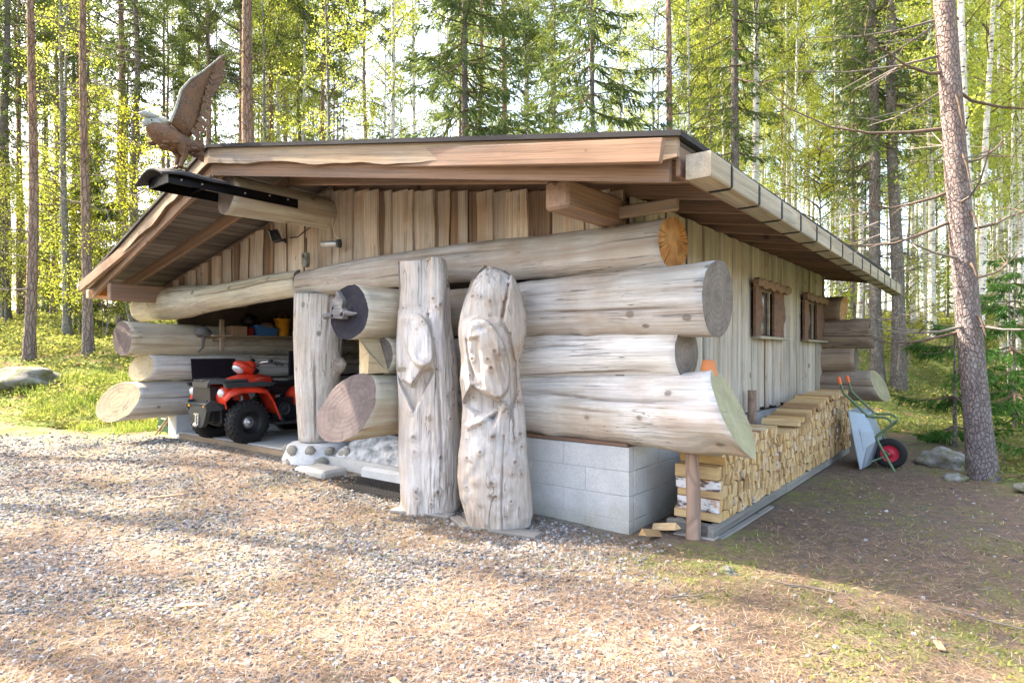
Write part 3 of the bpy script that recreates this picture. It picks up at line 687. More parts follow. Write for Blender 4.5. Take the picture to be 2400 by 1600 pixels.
# roof: ridge along y, deck of felt, soffit boards, rafters, verges
RX, RZ, RY0, RY1 = -4.1, 3.60, -1.36, 8.25
ER, EL = (.80, 2.815), (-9.0, 2.615)      # eaves: x, z of the roof's upper edge
EY0, EY1 = -.86, 8.0
def roof_z(x):
    return RZ + (ER[1] - RZ) * (x - RX) / (ER[0] - RX) if x > RX else RZ + (EL[1] - RZ) * (RX - x) / (RX - EL[0])
def front_y(x): return RY0 + (EY0 - RY0) * (abs(x - RX) / 4.9)
for sx, (ex, ez) in ((1, ER), (-1, EL)):
    m = MB(); xo = ex + .035 * sx; zo = roof_z(ex) - .006
    q = [(RX, RY0 - .045, RZ + .012), (xo, EY0 - .045, zo + .012), (xo, EY1, zo + .012), (RX, RY1, RZ + .012)]
    v = q + [(a, b, c - .035) for a, b, c in q]
    f = [(0, 1, 2, 3), (7, 6, 5, 4), (0, 4, 5, 1), (1, 5, 6, 2), (2, 6, 7, 3)]
    if sx < 0: f = [tuple(reversed(t)) for t in f]
    m.add(v, f); roof = m.build("roof", M_felt, B)
    # soffit boards lie along y
    nb = 30
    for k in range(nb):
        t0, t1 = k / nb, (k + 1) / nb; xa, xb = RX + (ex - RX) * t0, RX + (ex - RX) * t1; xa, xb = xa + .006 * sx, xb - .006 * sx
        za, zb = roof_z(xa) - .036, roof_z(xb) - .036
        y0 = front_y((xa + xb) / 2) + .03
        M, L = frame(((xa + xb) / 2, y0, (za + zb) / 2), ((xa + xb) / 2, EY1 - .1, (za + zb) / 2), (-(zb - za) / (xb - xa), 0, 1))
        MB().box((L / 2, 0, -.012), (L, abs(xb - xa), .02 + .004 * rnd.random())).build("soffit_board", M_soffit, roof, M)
    # rafters down the slope
    ys = [-.98, -.42] + [.2 + .62 * i for i in range(13)]
    for i, y in enumerate(ys):
        x0, x1 = RX + .02 * sx, ex - .05 * sx
        y0 = y - (.18 if i == 0 else 0)
        M, L = frame((x0, y0, roof_z(x0) - .135), (x1, y, roof_z(x1) - .135))
        MB().box((L / 2, 0, 0), (L, .055, .145), 0, .004).build("rafter", M_sawn, roof, M)
    # verge boards: wavy live-edge upper one, straight one behind and below it
    n = 60; m = MB(); top = []; low = []
    x0, x1 = RX, ex
    for i in range(n + 1):
        t = i / n; x = x0 + (x1 - x0) * t; z = roof_z(x) - .012
        w = .168 + .05 * mnoise.noise(Vector((t * 7, sx * 4.0, 0))) + .018 * mnoise.noise(Vector((t * 17, sx * 4.0, 3)))
        if t > .96: w *= 1 - 3.0 * (t - .96) ** 1.0 * 1.6
        top.append((x, front_y(x), z)); low.append((x, front_y(x), z - w))
    def strip(mm, A, Bq, th, mat, yo, inset=.0):
        v = []; n2 = len(A)
        for a, b in zip(A, Bq): v += [(a[0], a[1] + yo, a[2]), (b[0], b[1] + yo + inset, b[2]), (b[0], b[1] + yo + th, b[2] + .006), (a[0], a[1] + yo + th, a[2])]
        f = []; mi = []
        for i in range(n2 - 1):
            for k in range(4):
                q = (i * 4 + k, i * 4 + (k + 1) % 4, i * 4 + 4 + (k + 1) % 4, i * 4 + 4 + k)
                f.append(q); mi.append(1 if k == 1 else 0)
        f += [(0, 3, 2, 1), ((n2 - 1) * 4, (n2 - 1) * 4 + 1, (n2 - 1) * 4 + 2, (n2 - 1) * 4 + 3)]; mi += [0, 0]
        if (A[-1][0] - A[0][0]) < 0: f = [tuple(reversed(q)) for q in f]
        b0 = len(mm.v); mm.v += v; mm.f += [tuple(b0 + i for i in reversed(q)) for q in f]; mm.m += mi; mm.s += [False] * len(f)
    Mv, Lv = frame((x0, front_y(x0), RZ), (x1, front_y(x1), roof_z(x1)))
    inv = Mv.inverted()
    strip(m, top, low, .032, 0, -.012, -.012)
    m.v = [tuple(inv @ Vector(p)) for p in m.v]
    m.build("verge_board", [M_sawn_l, M_wane], roof, Mv)
    m = MB(); xe = x1 - .075 * sx
    A = [(x0 + (xe - x0) * i / 20, front_y(x0 + (xe - x0) * i / 20), roof_z(x0 + (xe - x0) * i / 20) - .13) for i in range(21)]
    strip(m, A, [(a[0], a[1], a[2] - .165) for a in A], .045, 0, .035)
    m.v = [tuple(inv @ Vector(p)) for p in m.v]
    m.build("verge_board", [M_sawn, M_sawn], roof, Mv)
    # eave fascia
    M, L = frame((ex - .03 * sx, EY0 + .06, roof_z(ex) - .15), (ex - .03 * sx, EY1 - .1, roof_z(ex) - .15))
    MB().box((L / 2, 0, 0), (L, .03, .19), 0, .004).build("fascia", M_orange if sx < 0 else M_sawn, roof, M)

# purlins and ridge log carrying the overhang
log((RX, -1.19, 3.14), (RX, 3.0, 3.2), .208, .15, 41, M_log_y, M_end_pink, M_end_grey, name="ridge_log", bend=.01, cutA=(.1, .1))
MB().box((0, 0, 0), (1.0, .001, .001)).mesh if False else None
def timber(p0, p1, w, h, mat, name, parent=None, ch=.012, up=(0, 0, 1)):
    M, L = frame(p0, p1, up); return MB().box((L / 2, 0, 0), (L, w, h), 0, ch).build(name, mat, parent or B, M)
timber((-.19, -.75, 2.615), (-.17, 1.2, 2.62), .21, .215, M_sawn, "purlin", None, .02)
timber((-8.0, -.93, 2.362), (-8.0, 1.2, 2.37), .13, .255, M_sawn, "purlin", None, .01)
timber((-.17, .02, 2.60), (.42, .02, 2.60), .05, .1, M_sawn_l, "brace")

# long carved box gutter with iron straps, right eave
gut = MB(); L = 8.55
for i in range(30):
    pass
gm_ = []
prof = [(-.09, .09), (.092, .09), (.098, .082), (.098, -.082), (.09, -.092), (-.08, -.092), (-.09, -.085)]
NG = 46; V = []; F = []
for i in range(NG + 1):
    x = L * i / NG; w = 1 + .02 * mnoise.noise(Vector((x * 2, 1, 1)))
    for a, b in prof: V.append((x, a * w, b * w))
k = len(prof)
for i in range(NG):
    for j in range(k): F.append((i * k + j, i * k + (j + 1) % k, (i + 1) * k + (j + 1) % k, (i + 1) * k + j))
F += [tuple(range(k)), tuple(NG * k + j for j in reversed(range(k)))]
gut.add([(a, b * .86, c * .86) for a, b, c in V], [tuple(reversed(f)) for f in F])
Mg, _ = frame((.90, -.80, 2.615), (.945, 7.75, 2.51))
Mg = Mg @ Matrix.Scale(-1, 4, (0, 1, 0))
for i_, f_ in enumerate(gut.f): gut.f[i_] = tuple(reversed(f_))
gut.v = [(x, -y, z) for x, y, z in gut.v]; gut.f = [tuple(reversed(f)) for f in gut.f]
Mg, _ = frame((.90, -.80, 2.615), (.945, 7.75, 2.51))
gutter = gut.build("gutter", M_gutter, B, Mg)
sm = MB(); pr = [(-.088, .10), (.088, .10), (.104, .062), (.104, -.075), (.078, -.099), (-.073, -.099), (-.091, -.078)]
v = [(xx, -a * .88, b * .88) for xx in (-.013, .013) for a, b in pr]
sm.add(v, [(j, (j + 1) % 7, 7 + (j + 1) % 7, 7 + j) for j in range(7)] + [tuple(range(6, -1, -1)), tuple(range(7, 14))])
sme = sm.mesh("gutter_strap", M_strap)
for i in range(15): link("gutter_strap", sme, gutter, Matrix.Translation((.36 + .575 * i, 0, 0)) @ Matrix.Rotation(rnd.uniform(-.03, .03), 4, 'Z'))
# left gutter seen end-on
timber((-9.13, -.84, 2.40), (-9.13, 7.6, 2.38), .13, .14, M_gutter, "gutter", None, .012)

# planks ------------------------------------------------------------------
def plank(p0, p1, w0, w1, th, out, seed, mats, parent=None, wane=.02, wob=.012, name="plank"):
    """live-edge board from p0 to p1; 'out' is the way its face looks"""
    M, L = frame(p0, p1, out); n = max(2, int(L / .14)); V = []; F = []; mi = []
    rr = random.Random(seed); wa, wb = wane * rr.uniform(.3, 1.3), wane * rr.uniform(.3, 1.3)
    for i in range(n + 1):
        t = i / n; x = L * t; w = (w0 + (w1 - w0) * t) / 2
        l = w + wob * mnoise.noise(Vector((x * 2.2, seed * 1.7, 0))) * 2; r = w + wob * mnoise.noise(Vector((x * 2.2, seed * 1.7, 5))) * 2
        d = wane * .5 * mnoise.noise(Vector((x * 3, seed, 8)))
        V += [(x, -l, 0), (x, -l + max(.002, wa + d), th), (x, r - max(.002, wb - d), th), (x, r, 0)]
    for i in range(n):
        for k, m in ((0, 1), (1, 0), (2, 1), (3, 0)):
            F.append((i * 4 + k, i * 4 + 4 + k, i * 4 + 4 + (k + 1) % 4, i * 4 + (k + 1) % 4)); mi.append(m)
    F += [(0, 1, 2, 3), (n * 4 + 3, n * 4 + 2, n * 4 + 1, n * 4)]; mi += [0, 0]
    F = [tuple(reversed(f)) for f in F]
    me = bpy.data.meshes.new(name); me.from_pydata(V, [], F)
    for m in mats: me.materials.append(m)
    me.polygons.foreach_set("material_index", mi); me.update()
    return link(name, me, parent or B, M)
def header_top(x): return np.interp(x, [-9, -8.3, -7, -6, -4.6, -3, -1.2, .3], [2.2, 2.3, 2.36, 2.37, 2.4, 2.42, 2.44, 2.44])
# gable cladding: under-boards with dark edges, wide boards over them
gable = MB(); xs = [-8.15, RX, -.1]
gable.poly([(-8.15, 2.2), (-.1, 2.2), (-.1, roof_z(-.1) - .19), (RX, RZ - .19), (-8.15, roof_z(-8.15) - .19)], 'y', .13, .17).build("gable_wall", M_inside, B)
x = -8.2; k = 0
while x < -.12:
    wd = rnd.uniform(.09, .25); xc = x + wd / 2
    zt = roof_z(xc) - .19; zb = float(header_top(xc)) - .12
    if zt > zb + .1:
        over = k % 2
        y = .10 - .022 * over + .006 * rnd.random()
        mats = [M_plank, M_wane if rnd.random() < .5 else M_plank] if rnd.random() > .38 or wd > .15 else [M_wane, M_wane]
        plank((xc, y, zb), (xc + rnd.uniform(-.012, .012), y, zt + .02), wd * (1.12 if over else 1.3), wd * (1.12 if over else 1.3) * rnd.uniform(.85, 1.15), .022, (0, -1, 0), 300 + k, mats, None, .010 if over else .018, .014)
    x += wd * .97; k += 1

# side wall cladding: planks round the two windows
WINS = ((3.10, 4.48, 1.66, 2.28), (5.42, 6.80, 1.66, 2.28))
side = MB(); side.box((-.10, 3.5, 1.72), (.08, 6.9, 1.95)).build("side_wall", M_inside, B)
y = .12; k = 0
while y < 6.93:
    wd = min(rnd.uniform(.16, .27), 6.99 - y)
    if wd < .05: break
    yc = y + wd / 2; over = k % 2; xo = -.042 + .016 * over + .006 * rnd.random()
    win = next((w for w in WINS if w[0] - .02 < yc < w[1] + .02), None)
    zb = .745 + rnd.uniform(-.03, .03) + (.02 if yc > 1 else 0); zt = 2.74
    segs = [(zb, zt)] if win is None else [(zb, win[2] - .02), (win[3] + .02, zt)]
    for a, b in segs:
        plank((xo, yc, a), (xo, yc + rnd.uniform(-.015, .015), b), wd * 1.1, wd * 1.1 * rnd.uniform(.9, 1.1), .026, (1, 0, 0), 600 + k * 3 + int(a * 10), [M_plank_g, M_wane if rnd.random() < .2 else M_plank_g], None, .014, .012)
    y += wd * .985; k += 1

# windows with side boards sawn to a profile
prof_l = [(0, 0), (.20, 0), (.17, .05), (.185, .09), (.16, .12), (.20, .155), (.19, .185), (.24, .22), (.285, .275), (.25, .36), (.215, .44), (.20, .5), (.205, .55), (.16, .6), (0, .62)]
for wi, (y0, y1, z0, z1) in enumerate(WINS):
    H = z1 - z0; Wd = y1 - y0
    wdw = MB().box((-.045, (y0 + y1) / 2, (z0 + z1) / 2), (.03, Wd, H)).build("window", M_shutter, B)
    MB().box((-.022, y0 + .46 * Wd * .5 + .22, (z0 + z1) / 2), (.012, Wd * .52, H - .06)).build("pane", M_glass, wdw)
    MB().box((.0, y0 + .52 * Wd, (z0 + z1) / 2), (.03, .03, H - .04), 0, .004).build("mullion", M_gutter, wdw)
    MB().box((.0, y0 + .4 * Wd, z1 - .045), (.03, Wd * .7, .03), 0, .004).build("frame", M_sawn_l, wdw)
    pl = [(y0 + a * 1.15, z0 + b * H / .62) for a, b in prof_l]
    MB().poly(pl, 'x', .03, .062).build("side_board", M_shutter, wdw)
    pr = [(y1 - .58, z0), (y1 - .58, z1)] + [(y1 - .16 + (a - .16) * .95, z0 + b * H / .62) for a, b in reversed(prof_l[1:-1])]
    MB().poly(pr, 'x', .02, .052).build("side_board", M_shutter, wdw)
    hb = [(y0 - .04, z1 - .01)] + [(y0 + Wd * i / 14, z1 - .035 + .02 * math.sin(i * 1.9)) for i in range(15)] + [(y1 + .02, z1 - .01), (y1 + .02, z1 + .055)] + [(y1 - Wd * i / 14, z1 + .06 + .018 * math.sin(i * 2.3 + wi)) for i in range(15)] + [(y0 - .04, z1 + .05)]
    MB().poly(hb, 'x', .045, .11).build("head_board", M_orange if False else M_sawn, wdw)
    MB().box((.05, (y0 + y1) / 2, z0 - .015), (.11, Wd - .1, .035), 0, .006).build("sill", M_gutter, wdw)
# ------------------------------------------------------------------ forest
def trunk_mesh(name, H, r, seed, mat, sway=.15, flare=.45, n=10, top=.12, fork=None):
    m = MB(); N = 22; pts = []; rad = []
    for i in range(N + 1):
        t = (i / N) ** 1.25; z = -.25 + (H + .25) * t
        pts.append((sway * mnoise.noise(Vector((z * .16, seed * 3.7, 0))), sway * mnoise.noise(Vector((z * .16, seed * 3.7, 6))), z))
        rad.append(r * ((1 - t) * (1 - top) + top) * (1 + flare * math.exp(-max(z, 0) / (r * 2.2))) * (1 + .05 * mnoise.noise(Vector((z * 1.1, seed, 3)))))
    m.tube(pts, rad, n, 0)
    if fork:
        z0 = fork; b = [p for p in pts if p[2] > z0]
        m.tube([(p[0] + .12 * (p[2] - z0) ** .8, p[1] + .1, p[2]) for p in b[:-2]], [r * .5 * (1 - i / len(b)) + .01 for i in range(len(b) - 2)], 7, 0)
    return m.mesh(name, mat)

def quads_mesh(name, C, D, S, L, Wd, mats, base=None, bm=None):
    """diamond leaf quads: centre-start C, direction D, side S"""
    m = C + D * (L * .45)[:, None]; e = C + D * L[:, None]
    V = np.stack([C, m + S * (Wd * .5)[:, None], e, m - S * (Wd * .5)[:, None]], 1).reshape(-1, 3)
    F = np.arange(len(V)).reshape(-1, 4); mi = np.zeros(len(F), int)
    if base is not None:          # twig tubes made with MB, all quads
        bv = np.array([tuple(v) for v in base.v]); bf = np.array([f for f in base.f if len(f) == 4])
        F = np.concatenate([F, bf + len(V)]); V = np.concatenate([V, bv]); mi = np.concatenate([mi, np.ones(len(bf), int)])
    return fast_mesh(name, V, F, mats, mi)
def unit(a): return a / np.maximum(np.linalg.norm(a, axis=1, keepdims=True), 1e-9)

def spruce_crown(seed, H, zb, R0, density=1.0, dead=2.0, needle=None, spread=1.0, lw=1.0):
    g = np.random.default_rng(seed); tw = MB(); C = []; D = []; S = []; L = []; Wd = []
    z = zb
    while z < H - .3:
        t = (z - zb) / (H - zb); Rm = R0 * (1 - t) ** .75 * min(1, .55 + 1.6 * t) + .15
        for b in range(int(g.integers(4, 7) * spread + .5)):
            a = g.random() * 6.283; Lb = Rm * g.uniform(.65, 1.12); droop = g.uniform(.18, .55) * (1 - .6 * t); up = .38 * (1 - t * .3)
            pts = []; ns = max(5, int(Lb / .22))
            for i in range(ns + 1):
                s = i / ns; rr = Lb * s; pts.append(np.array([rr * math.cos(a + .15 * s * math.sin(b)), rr * math.sin(a + .15 * s * math.sin(b)), z - droop * Lb * s * 1.5 + up * Lb * s * s]))
            tw.tube(pts, [max(.006, .028 * (1 - i / ns) * (.4 + Lb * .3)) for i in range(ns + 1)], 3, 0, False, False)
            pts = np.array(pts)
            k = int(Lb * 34 * density)
            s = g.random(k) ** .75 * .93 + .07
            ix = np.clip((s * ns).astype(int), 0, ns - 1); fr = s * ns - ix
            P = pts[ix] * (1 - fr)[:, None] + pts[ix + 1] * fr[:, None]
            T = unit(pts[ix + 1] - pts[ix]); side = np.stack([-T[:, 1], T[:, 0], np.zeros(k)], 1) * np.where(g.random(k) < .5, -1, 1)[:, None]
            hang = g.uniform(.15, 1.25, k)
            d = unit(T * g.uniform(.3, 1.0, k)[:, None] + side * g.uniform(.3, 1.0, k)[:, None] + np.array([0, 0, -1.0]) * hang[:, None] + g.normal(0, .12, (k, 3)))
            ln = g.uniform(.16, .42, k) * (1 - .45 * s) * min(1.25, .5 + Lb * .35)
            for rep in range(2):
                C.append(P + d * (ln * .5 * rep)[:, None]); dd = unit(d + g.normal(0, .22, (k, 3))); D.append(dd)
                S.append(unit(np.cross(dd, g.normal(0, 1, (k, 3))))); L.append(ln * (.95 - .25 * rep)); Wd.append(g.uniform(.028, .05, k) * lw)
        z += g.uniform(.22, .38) * (1 + .5 * (1 - t))
    dz = .8
    while dz < zb + 1.5 and dead:
        for b in range(int(g.integers(1, 4))):
            a = g.random() * 6.283; Lb = g.uniform(.5, 1.0) * dead
            pts = [(Lb * s * math.cos(a + .3 * s), Lb * s * math.sin(a + .3 * s), dz - .22 * Lb * s + .1 * Lb * s * s) for s in (0, .3, .65, 1)]
            tw.tube(pts, [.016, .012, .008, .004], 3, 0, False, False)
            for q in range(7):
                s = g.uniform(.25, .95); p = (Lb * s * math.cos(a + .3 * s), Lb * s * math.sin(a + .3 * s), dz - .22 * Lb * s + .1 * Lb * s * s); aa = a + g.choice([-1, 1]) * g.uniform(.5, 1.1); l2 = g.uniform(.15, .5) * (1 - s * .5)
                tw.tube([p, (p[0] + l2 * math.cos(aa), p[1] + l2 * math.sin(aa), p[2] - .12 * l2 - .05)], [.006, .003], 3, 0, False, False)
        dz += g.uniform(.25, .55)
    return quads_mesh("spruce_crown", np.concatenate(C), np.concatenate(D), np.concatenate(S), np.concatenate(L), np.concatenate(Wd), [needle or M_needle, M_twigd], tw)

def birch_crown(seed, H, zb, R0, nleaf=15000, leaf=None, lsize=.075, droop=.5, barkm=None):
    g = np.random.default_rng(seed); tw = MB(); C = []; 
    nb = 46; tips = []
    for b in range(nb):
        t = (b + g.random()) / nb; z = zb + (H - zb) * t * .97; a = g.random() * 6.283; Lb = R0 * (1 - t * .75) * g.uniform(.5, 1.15) * min(1, .5 + 2 * t); rise = g.uniform(.5, 1.3)
        pts = [np.array([Lb * s * math.cos(a + .25 * s), Lb * s * math.sin(a + .25 * s), z + Lb * rise * s * (1 - .45 * s)]) for s in (0, .25, .5, .75, 1)]
        tw.tube(pts, [.022, .017, .012, .008, .004], 3, 0, False, False)
        for q in range(8):
            s = g.uniform(.25, 1); i = min(3, int(s * 4)); p = pts[i] + (pts[i + 1] - pts[i]) * (s * 4 - i)
            aa = a + g.uniform(-1.4, 1.4); l2 = g.uniform(.25, .9)
            e = p + np.array([l2 * math.cos(aa) * .7, l2 * math.sin(aa) * .7, l2 * g.uniform(-droop * 1.4, .35)])
            tw.tube([p, e], [.006, .003], 3, 0, False, False); tips.append((p, e))
    k = nleaf; idx = g.integers(0, len(tips), k); A = np.array([q[0] for q in tips])[idx]; E = np.array([q[1] for q in tips])[idx]
    s = g.random(k)[:, None] ** .6; P = A + (E - A) * s + g.normal(0, .085, (k, 3)); P[:, 2] -= np.abs(g.normal(0, .16, k)) * droop
    d = unit(g.normal(0, 1, (k, 3)) + np.array([0, 0, -.5])); sd = unit(np.cross(d, g.normal(0, 1, (k, 3)))); ln = g.uniform(.6, 1.2, k) * lsize
    return quads_mesh("birch_crown", P, d, sd, ln, ln * .8, [leaf or M_leaf, barkm or M_twigd], tw)

def pine_crown(seed, H, zb, R0, dead_from=1.8, ntuft=1500):
    g = np.random.default_rng(seed); tw = MB(); tips = []
    nb = 34
    for b in range(nb):
        t = (b + g.random()) / nb; z = zb + (H - zb) * t * .96; a = g.random() * 6.283; Lb = R0 * math.sin(math.pi * (.18 + .72 * t)) * g.uniform(.5, 1.15)
        pts = [np.array([Lb * s * math.cos(a + .3 * s), Lb * s * math.sin(a + .3 * s), z + Lb * (.1 * s + .35 * s * s)]) for s in (0, .33, .66, 1)]
        tw.tube(pts, [.04, .03, .018, .008], 4, 0, False, False)
        for q in range(9):
            s = g.uniform(.35, 1); i = min(2, int(s * 3)); p = pts[i] + (pts[i + 1] - pts[i]) * (s * 3 - i); aa = a + g.uniform(-1.3, 1.3); l2 = g.uniform(.2, .8)
            e = p + np.array([l2 * math.cos(aa), l2 * math.sin(aa), l2 * g.uniform(.1, .6)]); tw.tube([p, e], [.012, .006], 3, 0, False, False); tips.append(e); tips.append((p + e) / 2)
    dz = dead_from
    while dz < zb + 1:
        for b in range(int(g.integers(1, 3))):
            a = g.random() * 6.283; Lb = g.uniform(.5, 2.4); k1 = g.uniform(-.35, .15); pts = [np.array([Lb * s * math.cos(a + .5 * s * k1), Lb * s * math.sin(a + .5 * s * k1), dz + Lb * (k1 * s + .25 * s * s)]) for s in (0, .3, .6, 1)]
            tw.tube(pts, [.02, .014, .009, .004], 4, 0, False, False)
            for q in range(int(5 * Lb)):
                s = g.uniform(.3, .95); i = min(2, int(s * 3)); p = pts[i] + (pts[i + 1] - pts[i]) * (s * 3 - i); aa = a + g.choice([-1, 1]) * g.uniform(.4, 1.2); l2 = g.uniform(.15, .7)
                tw.tube([p, p + np.array([l2 * math.cos(aa), l2 * math.sin(aa), l2 * g.uniform(-.4, .4)])], [.007, .003], 3, 0, False, False)
        dz += g.uniform(.35, .9)
    k = ntuft * 9; T = np.array(tips)[g.integers(0, len(tips), k)] + g.normal(0, .10, (k, 3))
    d = unit(g.normal(0, 1, (k, 3)) + np.array([0, 0, .5])); sd = unit(np.cross(d, g.normal(0, 1, (k, 3)))); ln = g.uniform(.09, .2, k)
    return quads_mesh("pine_crown", T, d, sd, ln, ln * .16 + .008, [M_needle_p, M_twig], tw)

def dead_twigs(seed, z0, z1, Lm, per=2.2, mat=None):
    """only bare boughs, for the lower stems"""
    g = np.random.default_rng(seed); tw = MB(); z = z0
    while z < z1:
        for b in range(int(g.poisson(per))):
            a = g.random() * 6.283; Lb = g.uniform(.35, 1.0) * Lm; k1 = g.uniform(-.45, .05)
            pts = [np.array([Lb * s * math.cos(a + .4 * s), Lb * s * math.sin(a + .4 * s), z + Lb * (k1 * s + .3 * s * s)]) for s in (0, .3, .6, 1)]
            tw.tube(pts, [.017, .012, .008, .003], 3, 0, False, False)
            for q in range(int(7 * Lb)):
                s = g.uniform(.2, .97); i = min(2, int(s * 3)); p = pts[i] + (pts[i + 1] - pts[i]) * (s * 3 - i); aa = a + g.choice([-1, 1]) * g.uniform(.4, 1.3); l2 = g.uniform(.12, .55)
                tw.tube([p, p + np.array([l2 * math.cos(aa), l2 * math.sin(aa), l2 * g.uniform(-.6, .3)])], [.005, .002], 3, 0, False, False)
        z += .4
    F = np.array([f for f in tw.f]); return fast_mesh("dead_branches", np.array([tuple(v) for v in tw.v]), F, [mat or M_twig])

CR = {
 'spruce': [spruce_crown(101, 19, 2.2, 2.5, 1.0, 0), spruce_crown(102, 21, 3.2, 2.3, .95, 0)],
 'spruceb': [spruce_crown(103, 22, 7.0, 2.1, .55, 0), spruce_crown(104, 20, 5.5, 1.9, .55, 0)],
 'birch': [birch_crown(111, 19, 5.5, 2.2, 12500, None, .062), birch_crown(112, 17, 4.5, 1.9, 11000, None, .06), birch_crown(113, 21, 7.0, 2.4, 13000, None, .062)],
 'pine': [pine_crown(121, 20, 10.5, 2.2), pine_crown(122, 18, 9.0, 2.0)],
 'grey': [birch_crown(131, 13, 3.4, 1.9, 6500, M_leaf, .06, .3)],
}
TW = {'spruceb': [dead_twigs(201, 1.2, 8, 1.7, 2.6), dead_twigs(202, 1.0, 7, 1.5, 2.4)], 'pine': [dead_twigs(203, 2.2, 10, 1.7, 1.3), dead_twigs(204, 3, 9, 1.5, 1.2)]}
BARK = {'spruce': M_spruceb, 'spruceb': M_spruceb, 'birch': M_birchb, 'pine': M_pine, 'grey': M_greyb}
NAME = {'spruce': 'spruce_tree', 'spruceb': 'spruce_tree', 'birch': 'birch_tree', 'pine': 'pine_tree', 'grey': 'aspen_tree'}
HT = {'spruce': 20, 'spruceb': 21, 'birch': 19, 'pine': 19, 'grey': 13}
CAT = 'tree'
def tree(kind, X, Y, r, lean, label, group, own=True, H=None, sc=1.0, seed=0, twigs=True):
    z = gz1(X, Y)
    e = empty(NAME[kind], Matrix.Translation((X, Y, z)) @ Matrix.Rotation(math.atan(lean), 4, 'Y') @ Matrix.Rotation(seed * 1.7, 4, 'Z'))
    tag(e, label, CAT, group)
    H = H or HT[kind]
    tm = trunk_mesh("trunk", H, r, seed, BARK[kind], .10, .4, 10, .12, 3.4 if kind == 'grey' else None) if own else SHARED[kind][seed % len(SHARED[kind])]
    t = link("trunk", tm, e)
    if not own: t.matrix_local = Matrix.Diagonal((r / .1, r / .1, 1, 1)) 
    cs = CR[kind]; c = link("crown", cs[seed % len(cs)], e)
    c.matrix_local = Matrix.Rotation(seed * 2.4, 4, 'Z') @ Matrix.Diagonal((sc, sc, H / HT[kind], 1))
    if twigs and kind in TW: tag(link("dead_branches", TW[kind][seed % 2], e, Matrix.Rotation(seed * .9, 4, 'Z')), None, None, None, "stuff")
    return e
SHARED = {k: [trunk_mesh("trunk", HT[k], .1, 50 + i, BARK[k], .14, .3, 8) for i in range(2)] for k in HT}

TREES = [
    ('pine', -12.01, 15.7, 0.130, 0.0137),
    ('grey', -14.15, 20, 0.124, -0.0131),
    ('pine', -10.71, 16, 0.127, -0.0138),
    ('pine', -14.83, 24, 0.215, -0.0056),
    ('pine', -16.63, 30, 0.124, 0.0057),
    ('pine', -11.55, 24, 0.124, -0.0033),
    ('pine', -7.01, 17, 0.211, -0.0128),
    ('pine', -10.69, 25, 0.112, -0.0067),
    ('spruceb', -21.71, 27, 0.242, 0.0022),
    ('spruceb', -28.04, 38, 0.223, 0.0023),
    ('spruceb', -27.55, 42, 0.217, -0.0035),
    ('spruceb', -22.90, 33, 0.159, -0.0023),
    ('grey', -5.11, 18, 0.081, -0.0205),
    ('birch', -3.81, 20, 0.097, 0.0033),
    ('spruce', -1.09, 14.5, 0.110, 0.0000),
    ('pine', -0.26, 20, 0.117, 0.0000),
    ('birch', 0.52, 22, 0.083, 0.0033),
    ('spruce', 2.16, 17, 0.094, 0.0011),
    ('pine', 4.24, 17, 0.117, -0.0043),
    ('spruceb', 6.05, 17, 0.135, -0.0021),
    ('birch', 6.98, 18, 0.124, -0.0043),
    ('pine', 10.76, 25, 0.103, -0.0089),
    ('birch', 13.90, 32, 0.088, -0.0011),
    ('birch', 12.23, 26, 0.108, -0.0090),
    ('birch', 13.80, 29, 0.080, 0.0113),
    ('birch', 12.51, 24, 0.074, 0.0044),
    ('birch', 13.18, 24, 0.099, 0.0089),
    ('spruceb', 9.50, 16.4, 0.164, -0.0106),
    ('spruceb', 9.92, 16.2, 0.173, -0.0191),
    ('birch', 17.77, 28, 0.097, 0.0023),
    ('birch', 15.99, 24, 0.141, -0.0111),
    ('birch', 9.89, 13.5, 0.102, -0.0310),
    ('birch', 12.15, 16.5, 0.102, 0.0383),
    ('birch', 18.67, 24, 0.108, -0.0133),
    ('birch', 23.50, 30, 0.093, -0.0091),
    ('birch', 17.66, 22, 0.091, 0.0055),
]
LABELS = [
 "slightly leaning pine with grey lichened foot on the left bank, left of the grey stem",
 "slender grey lichened stem between two pines on the left bank",
 "straight pine rising just left of the garage's low left eave",
 "stout reddish pine partly behind the low left end of the roof",
 "thin far pine seen just above the eagle's head",
 "slim pale pine trunk standing right behind the eagle's raised wing",
 "thick pinkish pine trunk rising behind the roof right of the eagle",
 "slimmer pine close behind the left flank of the thick pinkish pine",
 "dark thick spruce trunk at the far left edge of the picture",
 "dark far spruce trunk between the leaning pine and the grey stem",
 "dark far spruce trunk seen just right of the pine by the left eave",
 "dark far spruce trunk behind the slender grey stem",
 "forked grey aspen with fresh leaves above the left part of the roof",
 "white birch with dark patches behind the roof, left of the full spruce",
 "full drooping spruce with mid grey trunk behind the middle of the roof",
 "reddish pine directly right of the full drooping spruce",
 "slim birch right of the reddish pine behind the middle of the roof",
 "sparser spruce with drooping boughs left of the forked-branch pine",
 "orange pine with rising side branches behind the right part of the roof",
 "grey spruce trunk just beyond the right end of the roof ridge line",
 "white birch with black marks right beside the grey spruce by the gutter",
 "thin orange pine stem above the middle of the gutter",
 "thin birch just right of the thin orange pine stem",
 "birch of middle width above the far half of the gutter",
 "thin birch close beside the birch above the far half of the gutter",
 "thin speckled birch over the far quarter of the gutter",
 "pale birch just left of the two grey spruces beyond the gutter",
 "left one of two thick grey spruces beyond the far gutter end",
 "right one of two thick grey spruces beyond the far gutter end",
 "thin birch between the two grey spruces and the young spruce",
 "sturdy birch rising behind the young spruce",
 "leaning birch close behind the big pine's right side",
 "tall white birch right of the big pine, tilted towards it",
 "straight thin birch near the right edge with its foot in the green floor",
 "thinnest far birch right beside the straight thin birch",
 "birch at the very right edge of the picture",
]
